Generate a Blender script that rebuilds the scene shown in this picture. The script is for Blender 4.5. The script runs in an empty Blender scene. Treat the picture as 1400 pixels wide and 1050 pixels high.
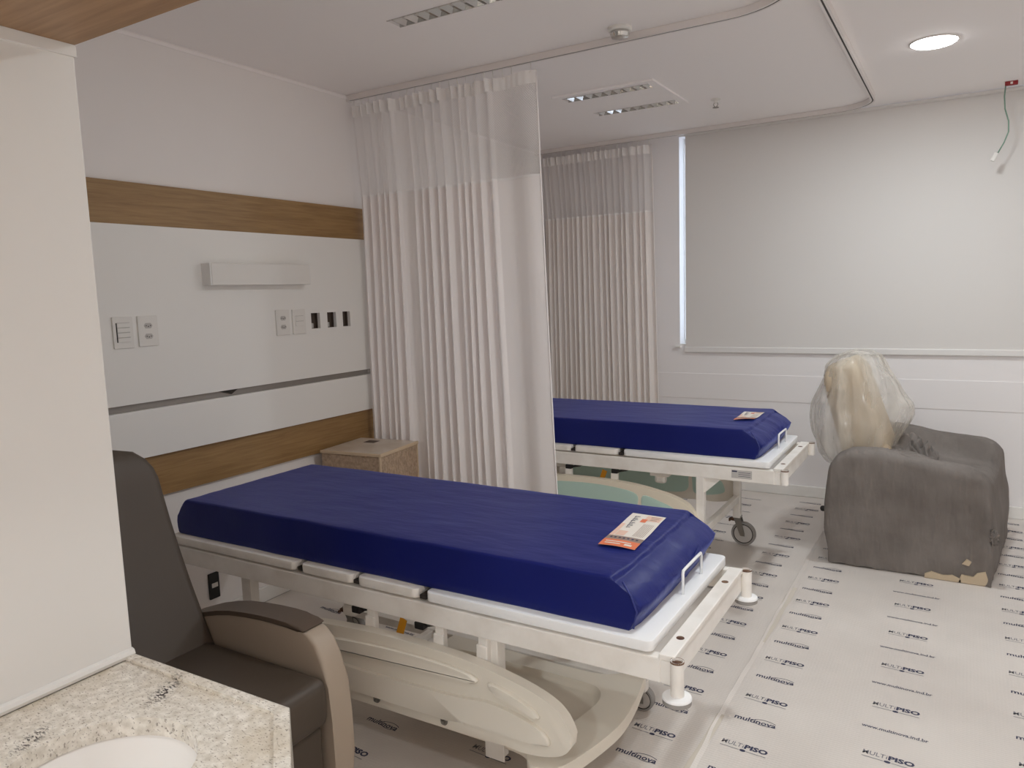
import bpy, bmesh, math, random
from mathutils import Vector, Matrix, noise
random.seed(7)
S = bpy.context.scene
COL = S.collection
PI = math.pi

# ---------------------------------------------------------------- camera, world, exposure
cam_d = bpy.data.cameras.new('camera'); cam = bpy.data.objects.new('camera', cam_d); COL.objects.link(cam)
yaw, pitch, roll, FPX = 5.45235445e-01, 1.20247766e-01, -3.20767411e-02, 1021.747
cy, sy, cp, sp = math.cos(yaw), math.sin(yaw), math.cos(pitch), math.sin(pitch)
fw = Vector((-sy*cp, cy*cp, -sp)); r0 = Vector((cy, sy, 0)); u0 = r0.cross(fw)
rt = math.cos(roll)*r0 + math.sin(roll)*u0; up = -math.sin(roll)*r0 + math.cos(roll)*u0
M = Matrix((( rt.x, up.x, -fw.x, 2.976), (rt.y, up.y, -fw.y, 0), (rt.z, up.z, -fw.z, 1.5), (0,0,0,1)))
cam.matrix_world = M
cam_d.sensor_width = 36; cam_d.lens = 36*FPX/1400; cam_d.clip_start = 0.05; cam_d.clip_end = 60
S.camera = cam
w = bpy.data.worlds.new('world'); S.world = w; w.use_nodes = True
w.node_tree.nodes['Background'].inputs[0].default_value = (0.72, 0.84, 1.0, 1)
w.node_tree.nodes['Background'].inputs[1].default_value = 3.6
S.view_settings.view_transform = 'Standard'; S.view_settings.look = 'None'
S.view_settings.gamma = 1; S.view_settings.use_curve_mapping = False
S.view_settings.exposure = 0.0
S.cycles.diffuse_bounces = 10; S.cycles.max_bounces = 16; S.cycles.transparent_max_bounces = 24
LAMPS = [(2.81, 4.22, 14.5), (2.84, 2.20, 14.0), (2.84, 0.20, 6.5), (2.62, -1.75, 46.0)]     # x, y, watts of the downlights; the last is an added unseen fill
LAMP_COL = (0.925, 1.0, 1.03)

# ---------------------------------------------------------------- helpers
def srgb(r, g, b):
    f = lambda c: (c/255/12.92) if c/255 <= .04045 else ((c/255+.055)/1.055)**2.4
    return (f(r), f(g), f(b), 1)
def mat(name, col, rough=.6, metal=0, spec=.5, emit=None, es=0, trans=0, alpha=1):
    m = bpy.data.materials.new(name); m.use_nodes = True
    p = m.node_tree.nodes['Principled BSDF']
    p.inputs['Base Color'].default_value = col; p.inputs['Roughness'].default_value = rough
    p.inputs['Metallic'].default_value = metal; p.inputs['Specular IOR Level'].default_value = spec
    if emit: p.inputs['Emission Color'].default_value = emit; p.inputs['Emission Strength'].default_value = es
    if trans: p.inputs['Transmission Weight'].default_value = trans
    if alpha < 1: p.inputs['Alpha'].default_value = alpha
    return m
def N(m, t, **kw):
    n = m.node_tree.nodes.new(t)
    for k, v in kw.items(): setattr(n, k, v)
    return n
def L(m, a, b): m.node_tree.links.new(a, b)
def coords(m, scale=(1,1,1), rot=(0,0,0)):
    t = N(m, 'ShaderNodeTexCoord'); mp = N(m, 'ShaderNodeMapping')
    mp.inputs['Scale'].default_value = scale; mp.inputs['Rotation'].default_value = rot
    L(m, t.outputs['Object'], mp.inputs['Vector']); return mp.outputs['Vector']
def add_bump(m, scale, strength=.2, dist=.01, stretch=(1,1,1), detail=4, rot=(0,0,0)):
    p = m.node_tree.nodes['Principled BSDF']
    n = N(m, 'ShaderNodeTexNoise'); n.inputs['Scale'].default_value = scale; n.inputs['Detail'].default_value = detail
    L(m, coords(m, stretch, rot), n.inputs['Vector'])
    b = N(m, 'ShaderNodeBump'); b.inputs['Strength'].default_value = strength; b.inputs['Distance'].default_value = dist
    if p.inputs['Normal'].is_linked: L(m, p.inputs['Normal'].links[0].from_socket, b.inputs['Normal'])
    L(m, n.outputs['Fac'], b.inputs['Height']); L(m, b.outputs['Normal'], p.inputs['Normal']); return m
def add_mottle(m, scale, c0, c1, lo=.35, hi=.65, stretch=(1,1,1), detail=4, rot=(0,0,0), dist=0):
    p = m.node_tree.nodes['Principled BSDF']
    n = N(m, 'ShaderNodeTexNoise'); n.inputs['Scale'].default_value = scale; n.inputs['Detail'].default_value = detail
    n.inputs['Distortion'].default_value = dist
    L(m, coords(m, stretch, rot), n.inputs['Vector'])
    r = N(m, 'ShaderNodeValToRGB'); r.color_ramp.elements[0].position = lo; r.color_ramp.elements[1].position = hi
    r.color_ramp.elements[0].color = c0; r.color_ramp.elements[1].color = c1
    L(m, n.outputs['Fac'], r.inputs['Fac']); L(m, r.outputs['Color'], p.inputs['Base Color']); return m

def obj(name, bm, m, parent=None, smooth=False, angle=None):
    me = bpy.data.meshes.new(name)
    bmesh.ops.recalc_face_normals(bm, faces=bm.faces)
    bm.to_mesh(me); bm.free()
    ms = m if isinstance(m, (list, tuple)) else [m]
    for k in ms: me.materials.append(k)
    if smooth: me.polygons.foreach_set('use_smooth', [True]*len(me.polygons))
    if angle is not None: me.set_sharp_from_angle(angle=angle)
    o = bpy.data.objects.new(name, me); COL.objects.link(o)
    if parent: o.parent = parent
    return o
def tag(o, label, cat, group=None, kind=None):
    if label: o['label'] = label
    if cat: o['category'] = cat
    if group: o['group'] = group
    if kind: o['kind'] = kind
    return o
def thing(name, label, cat, loc=(0,0,0), rz=0, group=None):
    o = bpy.data.objects.new(name, None); COL.objects.link(o); o.location = loc; o.rotation_euler = (0,0,rz)
    o.empty_display_size = .05
    return tag(o, label, cat, group)
def struct(name, bm, m, label=None, cat=None, **kw):
    o = obj(name, bm, m, **kw); o['kind'] = 'structure'
    tag(o, label, cat); return o
def copy_tree(o, parent=None):
    c = o.copy(); COL.objects.link(c)
    if parent: c.parent = parent
    for ch in [k for k in COL.objects if k.parent == o]: copy_tree(ch, c)
    return c

def box(bm, x0, x1, y0, y1, z0, z1, bev=0, seg=2, mi=0, mtx=None):
    r = bmesh.ops.create_cube(bm, size=1)
    vs = r['verts']
    for v in vs:
        v.co = Vector(((x0+x1)/2+v.co.x*(x1-x0), (y0+y1)/2+v.co.y*(y1-y0), (z0+z1)/2+v.co.z*(z1-z0)))
    fs = set(f for v in vs for f in v.link_faces)
    if bev:
        es = list(set(e for v in vs for e in v.link_edges))
        rr = bmesh.ops.bevel(bm, geom=es, offset=bev, segments=seg, profile=.5, affect='EDGES')
        fs = set(rr['faces']) | set(f for f in fs if f.is_valid)
        vs = list(set(v for f in fs for v in f.verts))
    for f in fs: f.material_index = mi
    if mtx: bmesh.ops.transform(bm, matrix=mtx, verts=vs)
    return vs
def cyl(bm, p0, p1, r, r2=None, n=16, mi=0, cap=True):
    p0, p1 = Vector(p0), Vector(p1); d = p1-p0
    rr = bmesh.ops.create_cone(bm, cap_ends=cap, segments=n, radius1=r, radius2=r if r2 is None else r2, depth=d.length)
    q = d.to_track_quat('Z', 'Y').to_matrix().to_4x4(); q.translation = (p0+p1)/2
    bmesh.ops.transform(bm, matrix=q, verts=rr['verts'])
    for v in rr['verts']:
        for f in v.link_faces: f.material_index = mi
def tube(bm, pts, r, n=8, mi=0, closed=False):
    pts = [Vector(p) for p in pts]; rings = []; m = len(pts); prev = None
    for i, p in enumerate(pts):
        a = pts[(i-1) % m] if (closed or i > 0) else p; b = pts[(i+1) % m] if (closed or i < m-1) else p
        t = (b-a).normalized()
        if prev is None: s = t.orthogonal().normalized()
        else:
            s = prev - t*prev.dot(t); s.normalize()
        prev = s; u = t.cross(s)
        rings.append([bm.verts.new(p + s*math.cos(2*PI*k/n)*r + u*math.sin(2*PI*k/n)*r) for k in range(n)])
    for i in range(m if closed else m-1):
        A, B = rings[i], rings[(i+1) % m]
        for k in range(n): bm.faces.new((A[k], A[(k+1) % n], B[(k+1) % n], B[k])).material_index = mi
    if not closed:
        bm.faces.new(rings[0]).material_index = mi; bm.faces.new(rings[-1][::-1]).material_index = mi
def arc(cx, cy_, r, a0, a1, n=6): return [(cx+r*math.cos(a0+(a1-a0)*i/n), cy_+r*math.sin(a0+(a1-a0)*i/n)) for i in range(n+1)]
def rrect(x0, x1, y0, y1, r, n=6):
    return arc(x1-r, y0+r, r, -PI/2, 0, n)+arc(x1-r, y1-r, r, 0, PI/2, n)+arc(x0+r, y1-r, r, PI/2, PI, n)+arc(x0+r, y0+r, r, PI, 1.5*PI, n)
def prism(bm, poly, a0, a1, plane='XY', bev=0, seg=2, mi=0):
    f = {'XY': lambda p, h: (p[0], p[1], h), 'XZ': lambda p, h: (p[0], h, p[1]), 'YZ': lambda p, h: (h, p[0], p[1])}[plane]
    A = [bm.verts.new(f(p, a0)) for p in poly]; B = [bm.verts.new(f(p, a1)) for p in poly]; n = len(poly)
    fa = bm.faces.new(A[::-1]); fb = bm.faces.new(B); fs = [fa, fb]
    for i in range(n): fs.append(bm.faces.new((A[i], A[(i+1) % n], B[(i+1) % n], B[i])))
    for q in fs: q.material_index = mi
    if bev:
        bmesh.ops.bevel(bm, geom=list(fa.edges)+list(fb.edges), offset=bev, segments=seg, profile=.5, affect='EDGES', material=mi)
def lathe(bm, prof, c=(0,0,0), n=32, mi=0, axis='Z'):
    rings = []
    for r, z in prof:
        if r < 1e-6: rings.append([bm.verts.new((c[0], c[1], c[2]+z))])
        else: rings.append([bm.verts.new((c[0]+r*math.cos(2*PI*k/n), c[1]+r*math.sin(2*PI*k/n), c[2]+z)) for k in range(n)])
    for A, B in zip(rings, rings[1:]):
        for k in range(n):
            if len(A) == 1 and len(B) == 1: continue
            if len(A) == 1: f = bm.faces.new((A[0], B[k], B[(k+1) % n]))
            elif len(B) == 1: f = bm.faces.new((A[k], A[(k+1) % n], B[0]))
            else: f = bm.faces.new((A[k], A[(k+1) % n], B[(k+1) % n], B[k]))
            f.material_index = mi
    vs = [v for r_ in rings for v in r_]
    if axis == 'Y': bmesh.ops.transform(bm, matrix=Matrix.Translation(c) @ Matrix.Rotation(PI/2, 4, 'X') @ Matrix.Translation(-Vector(c)), verts=vs)
    if axis == 'X': bmesh.ops.transform(bm, matrix=Matrix.Translation(c) @ Matrix.Rotation(PI/2, 4, 'Y') @ Matrix.Translation(-Vector(c)), verts=vs)
    return vs
def holed(bm, outer, inners, z0, z1, plane='XY', mi=0):
    """slab with holes"""
    f = {'XY': lambda p, h: (p[0], p[1], h), 'XZ': lambda p, h: (p[0], h, p[1]), 'YZ': lambda p, h: (h, p[0], p[1])}[plane]
    lay = []
    for h in (z0, z1):
        es = []; loops = []
        for lp in [outer]+inners:
            vs = [bm.verts.new(f(p, h)) for p in lp]; loops.append(vs)
            es += [bm.edges.new((vs[i], vs[(i+1) % len(vs)])) for i in range(len(vs))]
        r = bmesh.ops.triangle_fill(bm, edges=es, use_beauty=True)
        for g in r['geom']:
            if isinstance(g, bmesh.types.BMFace): g.material_index = mi
        lay.append(loops)
    for A, B in zip(*lay):
        n = len(A)
        for i in range(n): bm.faces.new((A[i], A[(i+1) % n], B[(i+1) % n], B[i])).material_index = mi
def new(): return bmesh.new()
FONT = {}
def text_mesh(s, size, off=0, shear=0, space=1):
    k = (s, size, off, shear, space)
    if k not in FONT:
        c = bpy.data.curves.new('t', 'FONT'); c.body = s; c.size = size; c.offset = off; c.shear = shear
        c.space_character = space; c.resolution_u = 2; c.fill_mode = 'FRONT'
        o = bpy.data.objects.new('t', c); COL.objects.link(o)
        dg = bpy.context.evaluated_depsgraph_get(); me = bpy.data.meshes.new_from_object(o.evaluated_get(dg))
        bpy.data.objects.remove(o)
        xs = [v.co.x for v in me.vertices]; FONT[k] = (me, min(xs), max(xs))
    return FONT[k]
def put_text(bm, s, size, mtx, mi=0, off=0, shear=0, space=1, width=None):
    me, a, b = text_mesh(s, size, off, shear, space)
    k = 1 if width is None else width/(b-a)
    n0 = len(bm.verts); f0 = len(bm.faces); bm.from_mesh(me)
    bm.verts.ensure_lookup_table(); bm.faces.ensure_lookup_table()
    T = mtx @ Matrix.Diagonal((k, 1, 1, 1)) @ Matrix.Translation((-a, 0, 0))
    for v in bm.verts[n0:]: v.co = T @ v.co
    for f in bm.faces[f0:]: f.material_index = mi
    return (b-a)*k

# ---------------------------------------------------------------- materials
m_wall = add_bump(mat('wall_paint', srgb(243, 239, 237), .75), 60, .06, .002)
m_wallb = add_bump(mat('window_wall_paint', srgb(243, 240, 240), .7), 60, .05, .002)
m_ceil = add_bump(mat('ceiling_paint', srgb(249, 245, 244), .85), 40, .05, .002)
m_part = add_bump(mat('partition_paint', srgb(219, 216, 212), .6), 30, .06, .002)
m_white = mat('white_laminate', srgb(238, 236, 232), .35)
m_plastic = mat('white_plastic', srgb(230, 227, 222), .35)
m_slot = mat('dark_slot', srgb(45, 38, 34), .7)
m_boxin = mat('junction_box_inside', srgb(88, 74, 64), .7)
m_wood = mat('oak_laminate', srgb(150, 118, 80), .42)
add_mottle(m_wood, 3.2, srgb(140, 108, 68), srgb(164, 131, 87), .3, .7, stretch=(9, 1.6, 26), detail=8, dist=.5)
add_bump(m_wood, 30, .08, .002, stretch=(6, .6, 8))
m_wood2 = mat('oak_soffit', srgb(134, 96, 68), .45)
add_mottle(m_wood2, 3.0, srgb(140, 107, 76), srgb(166, 132, 98), .3, .7, stretch=(1.6, 26, 9), detail=7, dist=.5)
m_chan = mat('anodised_channel', srgb(150, 144, 138), .4, metal=.3)
m_blind = add_bump(mat('roller_blind_fabric', srgb(226, 223, 220), .8), 260, .12, .001)
m_alum = mat('white_aluminium', srgb(232, 230, 228), .35, metal=.0)
m_glass = mat('window_glass', (1,1,1,1), .02, trans=1)
m_bed = mat('cream_painted_steel', srgb(236, 231, 224), .38)
add_mottle(m_bed, 9, srgb(226, 220, 212), srgb(240, 236, 230), .3, .6, detail=6)
m_bedw = mat('bright_white_paint', srgb(240, 240, 240), .35)
m_rust = add_mottle(mat('rust', srgb(84, 48, 34), .9), 40, srgb(70, 38, 28), srgb(128, 100, 78))
m_vinyl = mat('blue_vinyl', srgb(16, 26, 98), .42, spec=.25)
m_vinyl.node_tree.nodes['Principled BSDF'].inputs['Sheen Weight'].default_value = .5
m_vinyl.node_tree.nodes['Principled BSDF'].inputs['Sheen Roughness'].default_value = .35
m_vinyl.node_tree.nodes['Principled BSDF'].inputs['Sheen Tint'].default_value = (.16, .22, .75, 1)
add_bump(m_vinyl, 5.0, .22, .02, stretch=(1.0, 3.0, 1), detail=5)
add_bump(m_vinyl, 90, .06, .002)
m_seam = mat('blue_piping', srgb(40, 48, 118), .5)
m_rail = mat('beige_moulded_plastic', srgb(226, 219, 206), .42)
m_railc = mat('cream_moulded_plastic', srgb(232, 222, 202), .45)
m_teal = mat('teal_inset', srgb(184, 210, 199), .5)
m_board = mat('cream_bed_board_plastic', srgb(230, 222, 208), .45)
m_black = mat('black_plastic', srgb(22, 20, 20), .5)
m_rubber = mat('grey_rubber_tyre', srgb(150, 146, 142), .7)
m_hub = mat('grey_wheel_disc', srgb(190, 186, 182), .5)
m_steel = mat('brushed_steel', srgb(150, 146, 140), .35, metal=.8)
m_yellow = mat('yellow_label', srgb(206, 142, 20), .5)
m_cloth = add_bump(mat('curtain_cloth', srgb(248, 243, 241), .85), 300, .1, .001)
m_cloth2 = add_bump(mat('curtain_cloth_far', srgb(243, 237, 233), .85), 300, .1, .001)
m_tape = mat('curtain_heading_tape', srgb(246, 243, 241), .7)
m_track = mat('curtain_track_paint', srgb(232, 226, 223), .3, metal=.2)
m_groove = mat('track_groove', srgb(52, 46, 44), .6)
m_uphol = add_bump(mat('taupe_upholstery', srgb(75, 64, 54), .5), 160, .08, .001)
m_pad = add_bump(mat('taupe_arm_pad', srgb(92, 78, 66), .45), 160, .08, .001)
m_armp = add_bump(mat('beige_arm_panel', srgb(170, 154, 137), .5), 160, .06, .001)
m_cover = add_bump(mat('grey_nonwoven_cover', srgb(118, 111, 106), .9), 7, .6, .03, stretch=(1, 1, .7), detail=5, rot=(0,.6,0))
add_bump(m_cover, 3, .7, .05, stretch=(3.5, 1.2, .9), detail=3, rot=(0, -.7, 0))
add_bump(m_cover, 200, .25, .001)
add_mottle(m_cover, 4, srgb(110, 103, 98), srgb(128, 121, 116), .35, .65)
m_tan = add_bump(mat('tan_upholstery', srgb(196, 178, 152), .6), 30, .15, .003)
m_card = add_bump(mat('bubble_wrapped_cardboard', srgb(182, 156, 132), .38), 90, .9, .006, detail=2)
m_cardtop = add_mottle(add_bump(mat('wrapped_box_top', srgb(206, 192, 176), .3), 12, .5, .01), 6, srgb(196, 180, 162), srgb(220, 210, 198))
m_ctape = add_bump(mat('tan_edge_tape', srgb(212, 190, 162), .4), 60, .4, .003)
m_ceram = mat('white_ceramic', srgb(232, 228, 224), .12)
m_lampw = mat('downlight_glow', (1,1,1,1), .5, emit=(1, .99, .98, 1), es=22)
m_mirror = mat('polished_louver', srgb(210, 208, 205), .12, metal=1)
m_red = mat('red_connector', srgb(150, 30, 36), .5)
m_green = mat('green_wire', srgb(128, 160, 142), .5)
m_blue_ink = mat('dark_blue_ink', srgb(50, 52, 80), .6)
m_grey_ink = mat('grey_ink', srgb(128, 126, 132), .6)
m_paper = mat('printed_paper', srgb(232, 224, 214), .5)
m_orange = mat('orange_print', srgb(228, 124, 84), .5)
m_peach = mat('peach_print', srgb(232, 196, 176), .5)
m_brownp = mat('brown_print', srgb(150, 128, 116), .5)
m_sky = mat('plain', srgb(255,255,255))

# protective film on the floor
m_film = mat('protective_film', srgb(216, 209, 202), .42, spec=.4)
add_mottle(m_film, 1.6, srgb(207, 199, 192), srgb(224, 217, 210), .3, .7, detail=3)
add_bump(m_film, 2.2, .25, .03, detail=2)
def bub(m, sc, st):
    p = m.node_tree.nodes['Principled BSDF']
    v = N(m, 'ShaderNodeTexVoronoi'); v.inputs['Scale'].default_value = sc; v.inputs['Randomness'].default_value = .15
    L(m, coords(m), v.inputs['Vector'])
    b = N(m, 'ShaderNodeBump'); b.inputs['Strength'].default_value = st; b.inputs['Distance'].default_value = .002; b.invert = True
    L(m, v.outputs['Distance'], b.inputs['Height'])
    if p.inputs['Normal'].is_linked: L(m, p.inputs['Normal'].links[0].from_socket, b.inputs['Normal'])
    L(m, b.outputs['Normal'], p.inputs['Normal'])
bub(m_film, 85, .35)
bub(m_card, 48, 1.0)
add_mottle(m_card, 55, srgb(168, 145, 122), srgb(196, 172, 148), .35, .65, detail=2)

# granite
m_gran = mat('white_granite', srgb(206, 198, 187), .18)
def granite(m):
    p = m.node_tree.nodes['Principled BSDF']
    def noi(sc, det, stretch, rot=(0,0,0), dist=0):
        n = N(m, 'ShaderNodeTexNoise'); n.inputs['Scale'].default_value = sc; n.inputs['Detail'].default_value = det
        n.inputs['Distortion'].default_value = dist; L(m, coords(m, stretch, rot), n.inputs['Vector']); return n.outputs['Fac']
    def ramp(src, a, b, ca, cb):
        r = N(m, 'ShaderNodeValToRGB'); e = r.color_ramp.elements; e[0].position = a; e[1].position = b
        e[0].color = ca; e[1].color = cb; L(m, src, r.inputs['Fac']); return r.outputs['Color']
    def mix(f, a, b):
        x = N(m, 'ShaderNodeMix', data_type='RGBA'); L(m, f, x.inputs[0]); L(m, a, x.inputs[6])
        if isinstance(b, tuple): x.inputs[7].default_value = b
        else: L(m, b, x.inputs[7])
        return x.outputs[2]
    base = ramp(noi(70, 6, (1, 1, 1)), .3, .7, srgb(196, 187, 174), srgb(232, 226, 216))
    warm = ramp(noi(9, 3, (1, 1, 1)), .5, .66, (0,0,0,1), (.55,.55,.55,1))
    c = mix(warm, base, srgb(196, 182, 160))
    sp_ = ramp(noi(170, 3, (1, 2.0, 1), (0, 0, .5)), .59, .66, (0,0,0,1), (.75,.75,.75,1))
    c = mix(sp_, c, srgb(128, 118, 108))
    def near(px, py, r, rot):
        t = N(m, 'ShaderNodeTexCoord'); mp = N(m, 'ShaderNodeMapping', vector_type='TEXTURE'); mp.inputs['Location'].default_value = (px, py, .03)
        mp.inputs['Rotation'].default_value = (0, 0, rot); mp.inputs['Scale'].default_value = (r, r*.38, r*4)
        L(m, t.outputs['Object'], mp.inputs['Vector'])
        ln = N(m, 'ShaderNodeVectorMath', operation='LENGTH'); L(m, mp.outputs['Vector'], ln.inputs[0])
        r_ = N(m, 'ShaderNodeMapRange'); r_.inputs['From Min'].default_value = 1; r_.inputs['From Max'].default_value = .3; L(m, ln.outputs['Value'], r_.inputs['Value']); return r_.outputs[0]
    a1 = near(.166, 1.212, .062, 2.05); a2 = near(.112, 1.025, .05, 2.05)
    ad = N(m, 'ShaderNodeMath', operation='MAXIMUM'); L(m, a1, ad.inputs[0]); L(m, a2, ad.inputs[1]); cl = ad.outputs[0]
    dk = ramp(noi(150, 4, (1, 2.2, 1), (0, 0, .5)), .50, .56, (0,0,0,1), (1,1,1,1))
    mu = N(m, 'ShaderNodeMath', operation='MULTIPLY'); L(m, cl, mu.inputs[0]); L(m, dk, mu.inputs[1])
    c = mix(mu.outputs[0], c, srgb(62, 58, 60))
    L(m, c, p.inputs['Base Color'])
granite(m_gran)

# net of the curtain head: staggered round holes
def net_mat(name, col, hole):
    m = mat(name, col, .8)
    p = m.node_tree.nodes['Principled BSDF']
    uv = N(m, 'ShaderNodeUVMap'); mp = N(m, 'ShaderNodeMapping'); mp.inputs['Scale'].default_value = (1/.0085, 1/.0085, 1)
    mp.inputs['Rotation'].default_value = (0, 0, PI/4)
    L(m, uv.outputs['UV'], mp.inputs['Vector'])
    v = N(m, 'ShaderNodeTexVoronoi', voronoi_dimensions='2D'); v.inputs['Scale'].default_value = 1; v.inputs['Randomness'].default_value = 0
    L(m, mp.outputs['Vector'], v.inputs['Vector'])
    g = N(m, 'ShaderNodeMath', operation='GREATER_THAN'); g.inputs[1].default_value = hole
    L(m, v.outputs['Distance'], g.inputs[0]); L(m, g.outputs[0], p.inputs['Alpha']); return m
m_net = net_mat('white_hole_net', srgb(240, 236, 234), .385)

# crinkled clear plastic
m_bag = mat('clear_plastic_bag', srgb(226, 221, 211), .14, spec=.9)
def bagmat(m):
    p = m.node_tree.nodes['Principled BSDF']; out = m.node_tree.nodes['Material Output']
    add_bump(m, 3.5, 1.0, .08, stretch=(2.6, 2.6, .5), detail=2, rot=(0, .35, 0))
    add_bump(m, 15, .35, .01, detail=2, stretch=(1.6, 1.6, .8))
    tr = N(m, 'ShaderNodeBsdfTransparent'); mx = N(m, 'ShaderNodeMixShader')
    n = N(m, 'ShaderNodeTexNoise'); n.inputs['Scale'].default_value = 4; n.inputs['Detail'].default_value = 3
    L(m, coords(m, (2.5, 2.5, .5), (0, .35, 0)), n.inputs['Vector'])
    mr = N(m, 'ShaderNodeMapRange'); mr.inputs['From Min'].default_value = .3; mr.inputs['From Max'].default_value = .7
    mr.inputs['To Min'].default_value = .20; mr.inputs['To Max'].default_value = .52
    L(m, n.outputs['Fac'], mr.inputs['Value']); L(m, mr.outputs[0], mx.inputs[0])
    L(m, tr.outputs[0], mx.inputs[1]); L(m, p.outputs[0], mx.inputs[2]); L(m, mx.outputs[0], out.inputs['Surface'])
bagmat(m_bag)

# ---------------------------------------------------------------- room shell
H = 2.62; YB = 5.5; XR = 4.3; YF = -2.2
bm = new(); box(bm, -.15, XR+.15, YF-.15, YB+.3, -.1, 0); struct('floor', bm, mat('concrete_floor', srgb(170,164,158), .6))
bm = new(); box(bm, -.15, XR+.15, YF-.15, YB+.3, H, H+.12); struct('ceiling', bm, m_ceil)
bm = new(); box(bm, -.15, 0, YF-.15, YB+.3, 0, H); struct('wall_left', bm, m_wall)
bm = new(); box(bm, XR, XR+.15, YF-.15, YB+.3, 0, H); struct('wall_right', bm, m_wall)
bm = new(); box(bm, 0, XR, YF-.15, YF, 0, H); struct('wall_front', bm, m_wall)
WX0, WX1, WZ0, WZ1 = 1.14, 3.95, 1.07, 2.60
bm = new(); holed(bm, [(0,0),(XR,0),(XR,H),(0,H)], [[(WX0,WZ0),(WX1,WZ0),(WX1,WZ1),(WX0,WZ1)]], YB, YB+.2, 'XZ')
struct('wall_back', bm, m_wallb)
bm = new(); box(bm, 0, 1.665, YF, .762, 0, H, .003); struct('wall_partition', bm, m_part, 'white partition wall standing beside the granite vanity', 'wall')
# thin bumper bands on the back wall, its skirting and the left cornice
bm = new(); box(bm, 0, XR, YB-.004, YB, .672, .862, .002); struct('trim_1', bm, m_wallb)
bm = new(); box(bm, 0, XR, YB-.014, YB, 0, .078, .004); struct('baseboard_back', bm, m_white)
bm = new(); box(bm, 0, .014, .762, YB, 0, .078, .004); struct('baseboard_left', bm, m_white)
bm = new(); box(bm, 0, .006, .762, YB, H-.022, H-.008, .002); struct('trim_2', bm, m_ceil)
bm = new(); box(bm, 1.660, 1.669, YF, .764, 1.922, 1.942, .001); struct('trim_3', bm, m_part)
# silicone bead between granite and partition
bm = new(); tube(bm, [(1.668, -.6, .858), (1.669, .0, .859), (1.667, .40, .859), (1.669, .76, .860)], .009, 8); struct('trim_4', bm, m_part)
# window
wn = bpy.data.objects.new('window_1', None); COL.objects.link(wn); wn['kind'] = 'structure'
bm = new(); holed(bm, [(WX0,WZ0),(WX1,WZ0),(WX1,WZ1),(WX0,WZ1)], [[(WX0+.01,WZ0+.04),(2.5,WZ0+.04),(2.5,WZ1-.04),(WX0+.01,WZ1-.04)], [(2.56,WZ0+.04),(WX1-.04,WZ0+.04),(WX1-.04,WZ1-.04),(2.56,WZ1-.04)]], YB+.1, YB+.15, 'XZ')
obj('window_frame', bm, m_alum, wn)
bm = new(); box(bm, WX0+.01, WX1-.04, YB+.12, YB+.126, WZ0+.04, WZ1-.04); obj('window_pane', bm, m_glass, wn)
bm = new(); box(bm, WX0+.001, WX1-.001, YB+.002, YB+.1, WZ0+.0005, WZ0+.012, .002); box(bm, WX0-.03, WX0+.012, YB-.026, YB+.004, WZ0-.014, WZ0+.004, .002); obj('window_sill', bm, m_white, wn)

# roller blind
rb = thing('roller_blind', 'wide pale grey roller blind lowered over the window', 'blind', (1.19, 5.486, 1.03))
bm = new()
box(bm, 0, 2.78, -.001, .001, .02, 1.575)
obj('blind_fabric', bm, m_blind, rb)
bm = new(); prism(bm, rrect(-.010, .008, -.010, .032, .006), -.002, 2.782, 'YZ'); obj('bottom_bar', bm, m_alum, rb)
bm = new(); cyl(bm, (0, -.012, 1.575), (2.78, -.012, 1.575), .012, n=20); obj('roller_tube', bm, m_blind, rb, smooth=True, angle=.6)

# ---------------------------------------------------------------- protective film with its print
def logo_multinova(bm, x, y, w, z):
    T = Matrix.Translation((x, y, z)) @ Matrix.Rotation(random.uniform(-.02, .02)-.06, 4, 'Z')
    put_text(bm, 'multinova', .036, T, 1, off=.0007, width=w)
    for (cx, a0, a1, yy, rr) in ((.72, 1.0, 2.3, -.028, .066), (.72, -2.2, -1.0, .052, .062)):
        pts = [(w*cx+rr*math.cos(a0+(a1-a0)*k/10), yy+rr*math.sin(a0+(a1-a0)*k/10)*.9) for k in range(11)]
        for (p, q) in zip(pts, pts[1:]):
            n_ = Vector((q[1]-p[1], p[0]-q[0], 0)).normalized()*.0013
            a, b = Vector((p[0], p[1], 0)), Vector((q[0], q[1], 0))
            bm.faces.new([bm.verts.new(T @ c) for c in (a-n_, a+n_, b+n_, b-n_)]).material_index = 1
def logo_piso(bm, x, y, w, z):
    T = Matrix.Translation((x, y, z)) @ Matrix.Rotation(random.uniform(-.02, .02)-.06, 4, 'Z')
    a = put_text(bm, 'MULT', .032, T, 2, off=.0003, width=w*.44)
    put_text(bm, 'i', .032, T @ Matrix.Translation((w*.455, 0, 0)), 2, off=.0, width=.004)
    put_text(bm, 'PISO', .032, T @ Matrix.Translation((w*.50, 0, 0)), 1, off=.0014, width=w*.50)
    c = Vector((w*.5, -.014, 0))
    bm.faces.new([bm.verts.new(T @ (c+Vector((.010*math.cos(k*PI/6), .0065*math.sin(k*PI/6), 0)))) for k in range(12)]).material_index = 1
    for x0, x1 in ((0, w*.42), (w*.58, w)):
        bm.faces.new([bm.verts.new(T @ Vector(c)) for c in ((x0, -.0160, 0), (x1, -.0160, 0), (x1, -.0130, 0), (x0, -.0130, 0))]).material_index = 2
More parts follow.
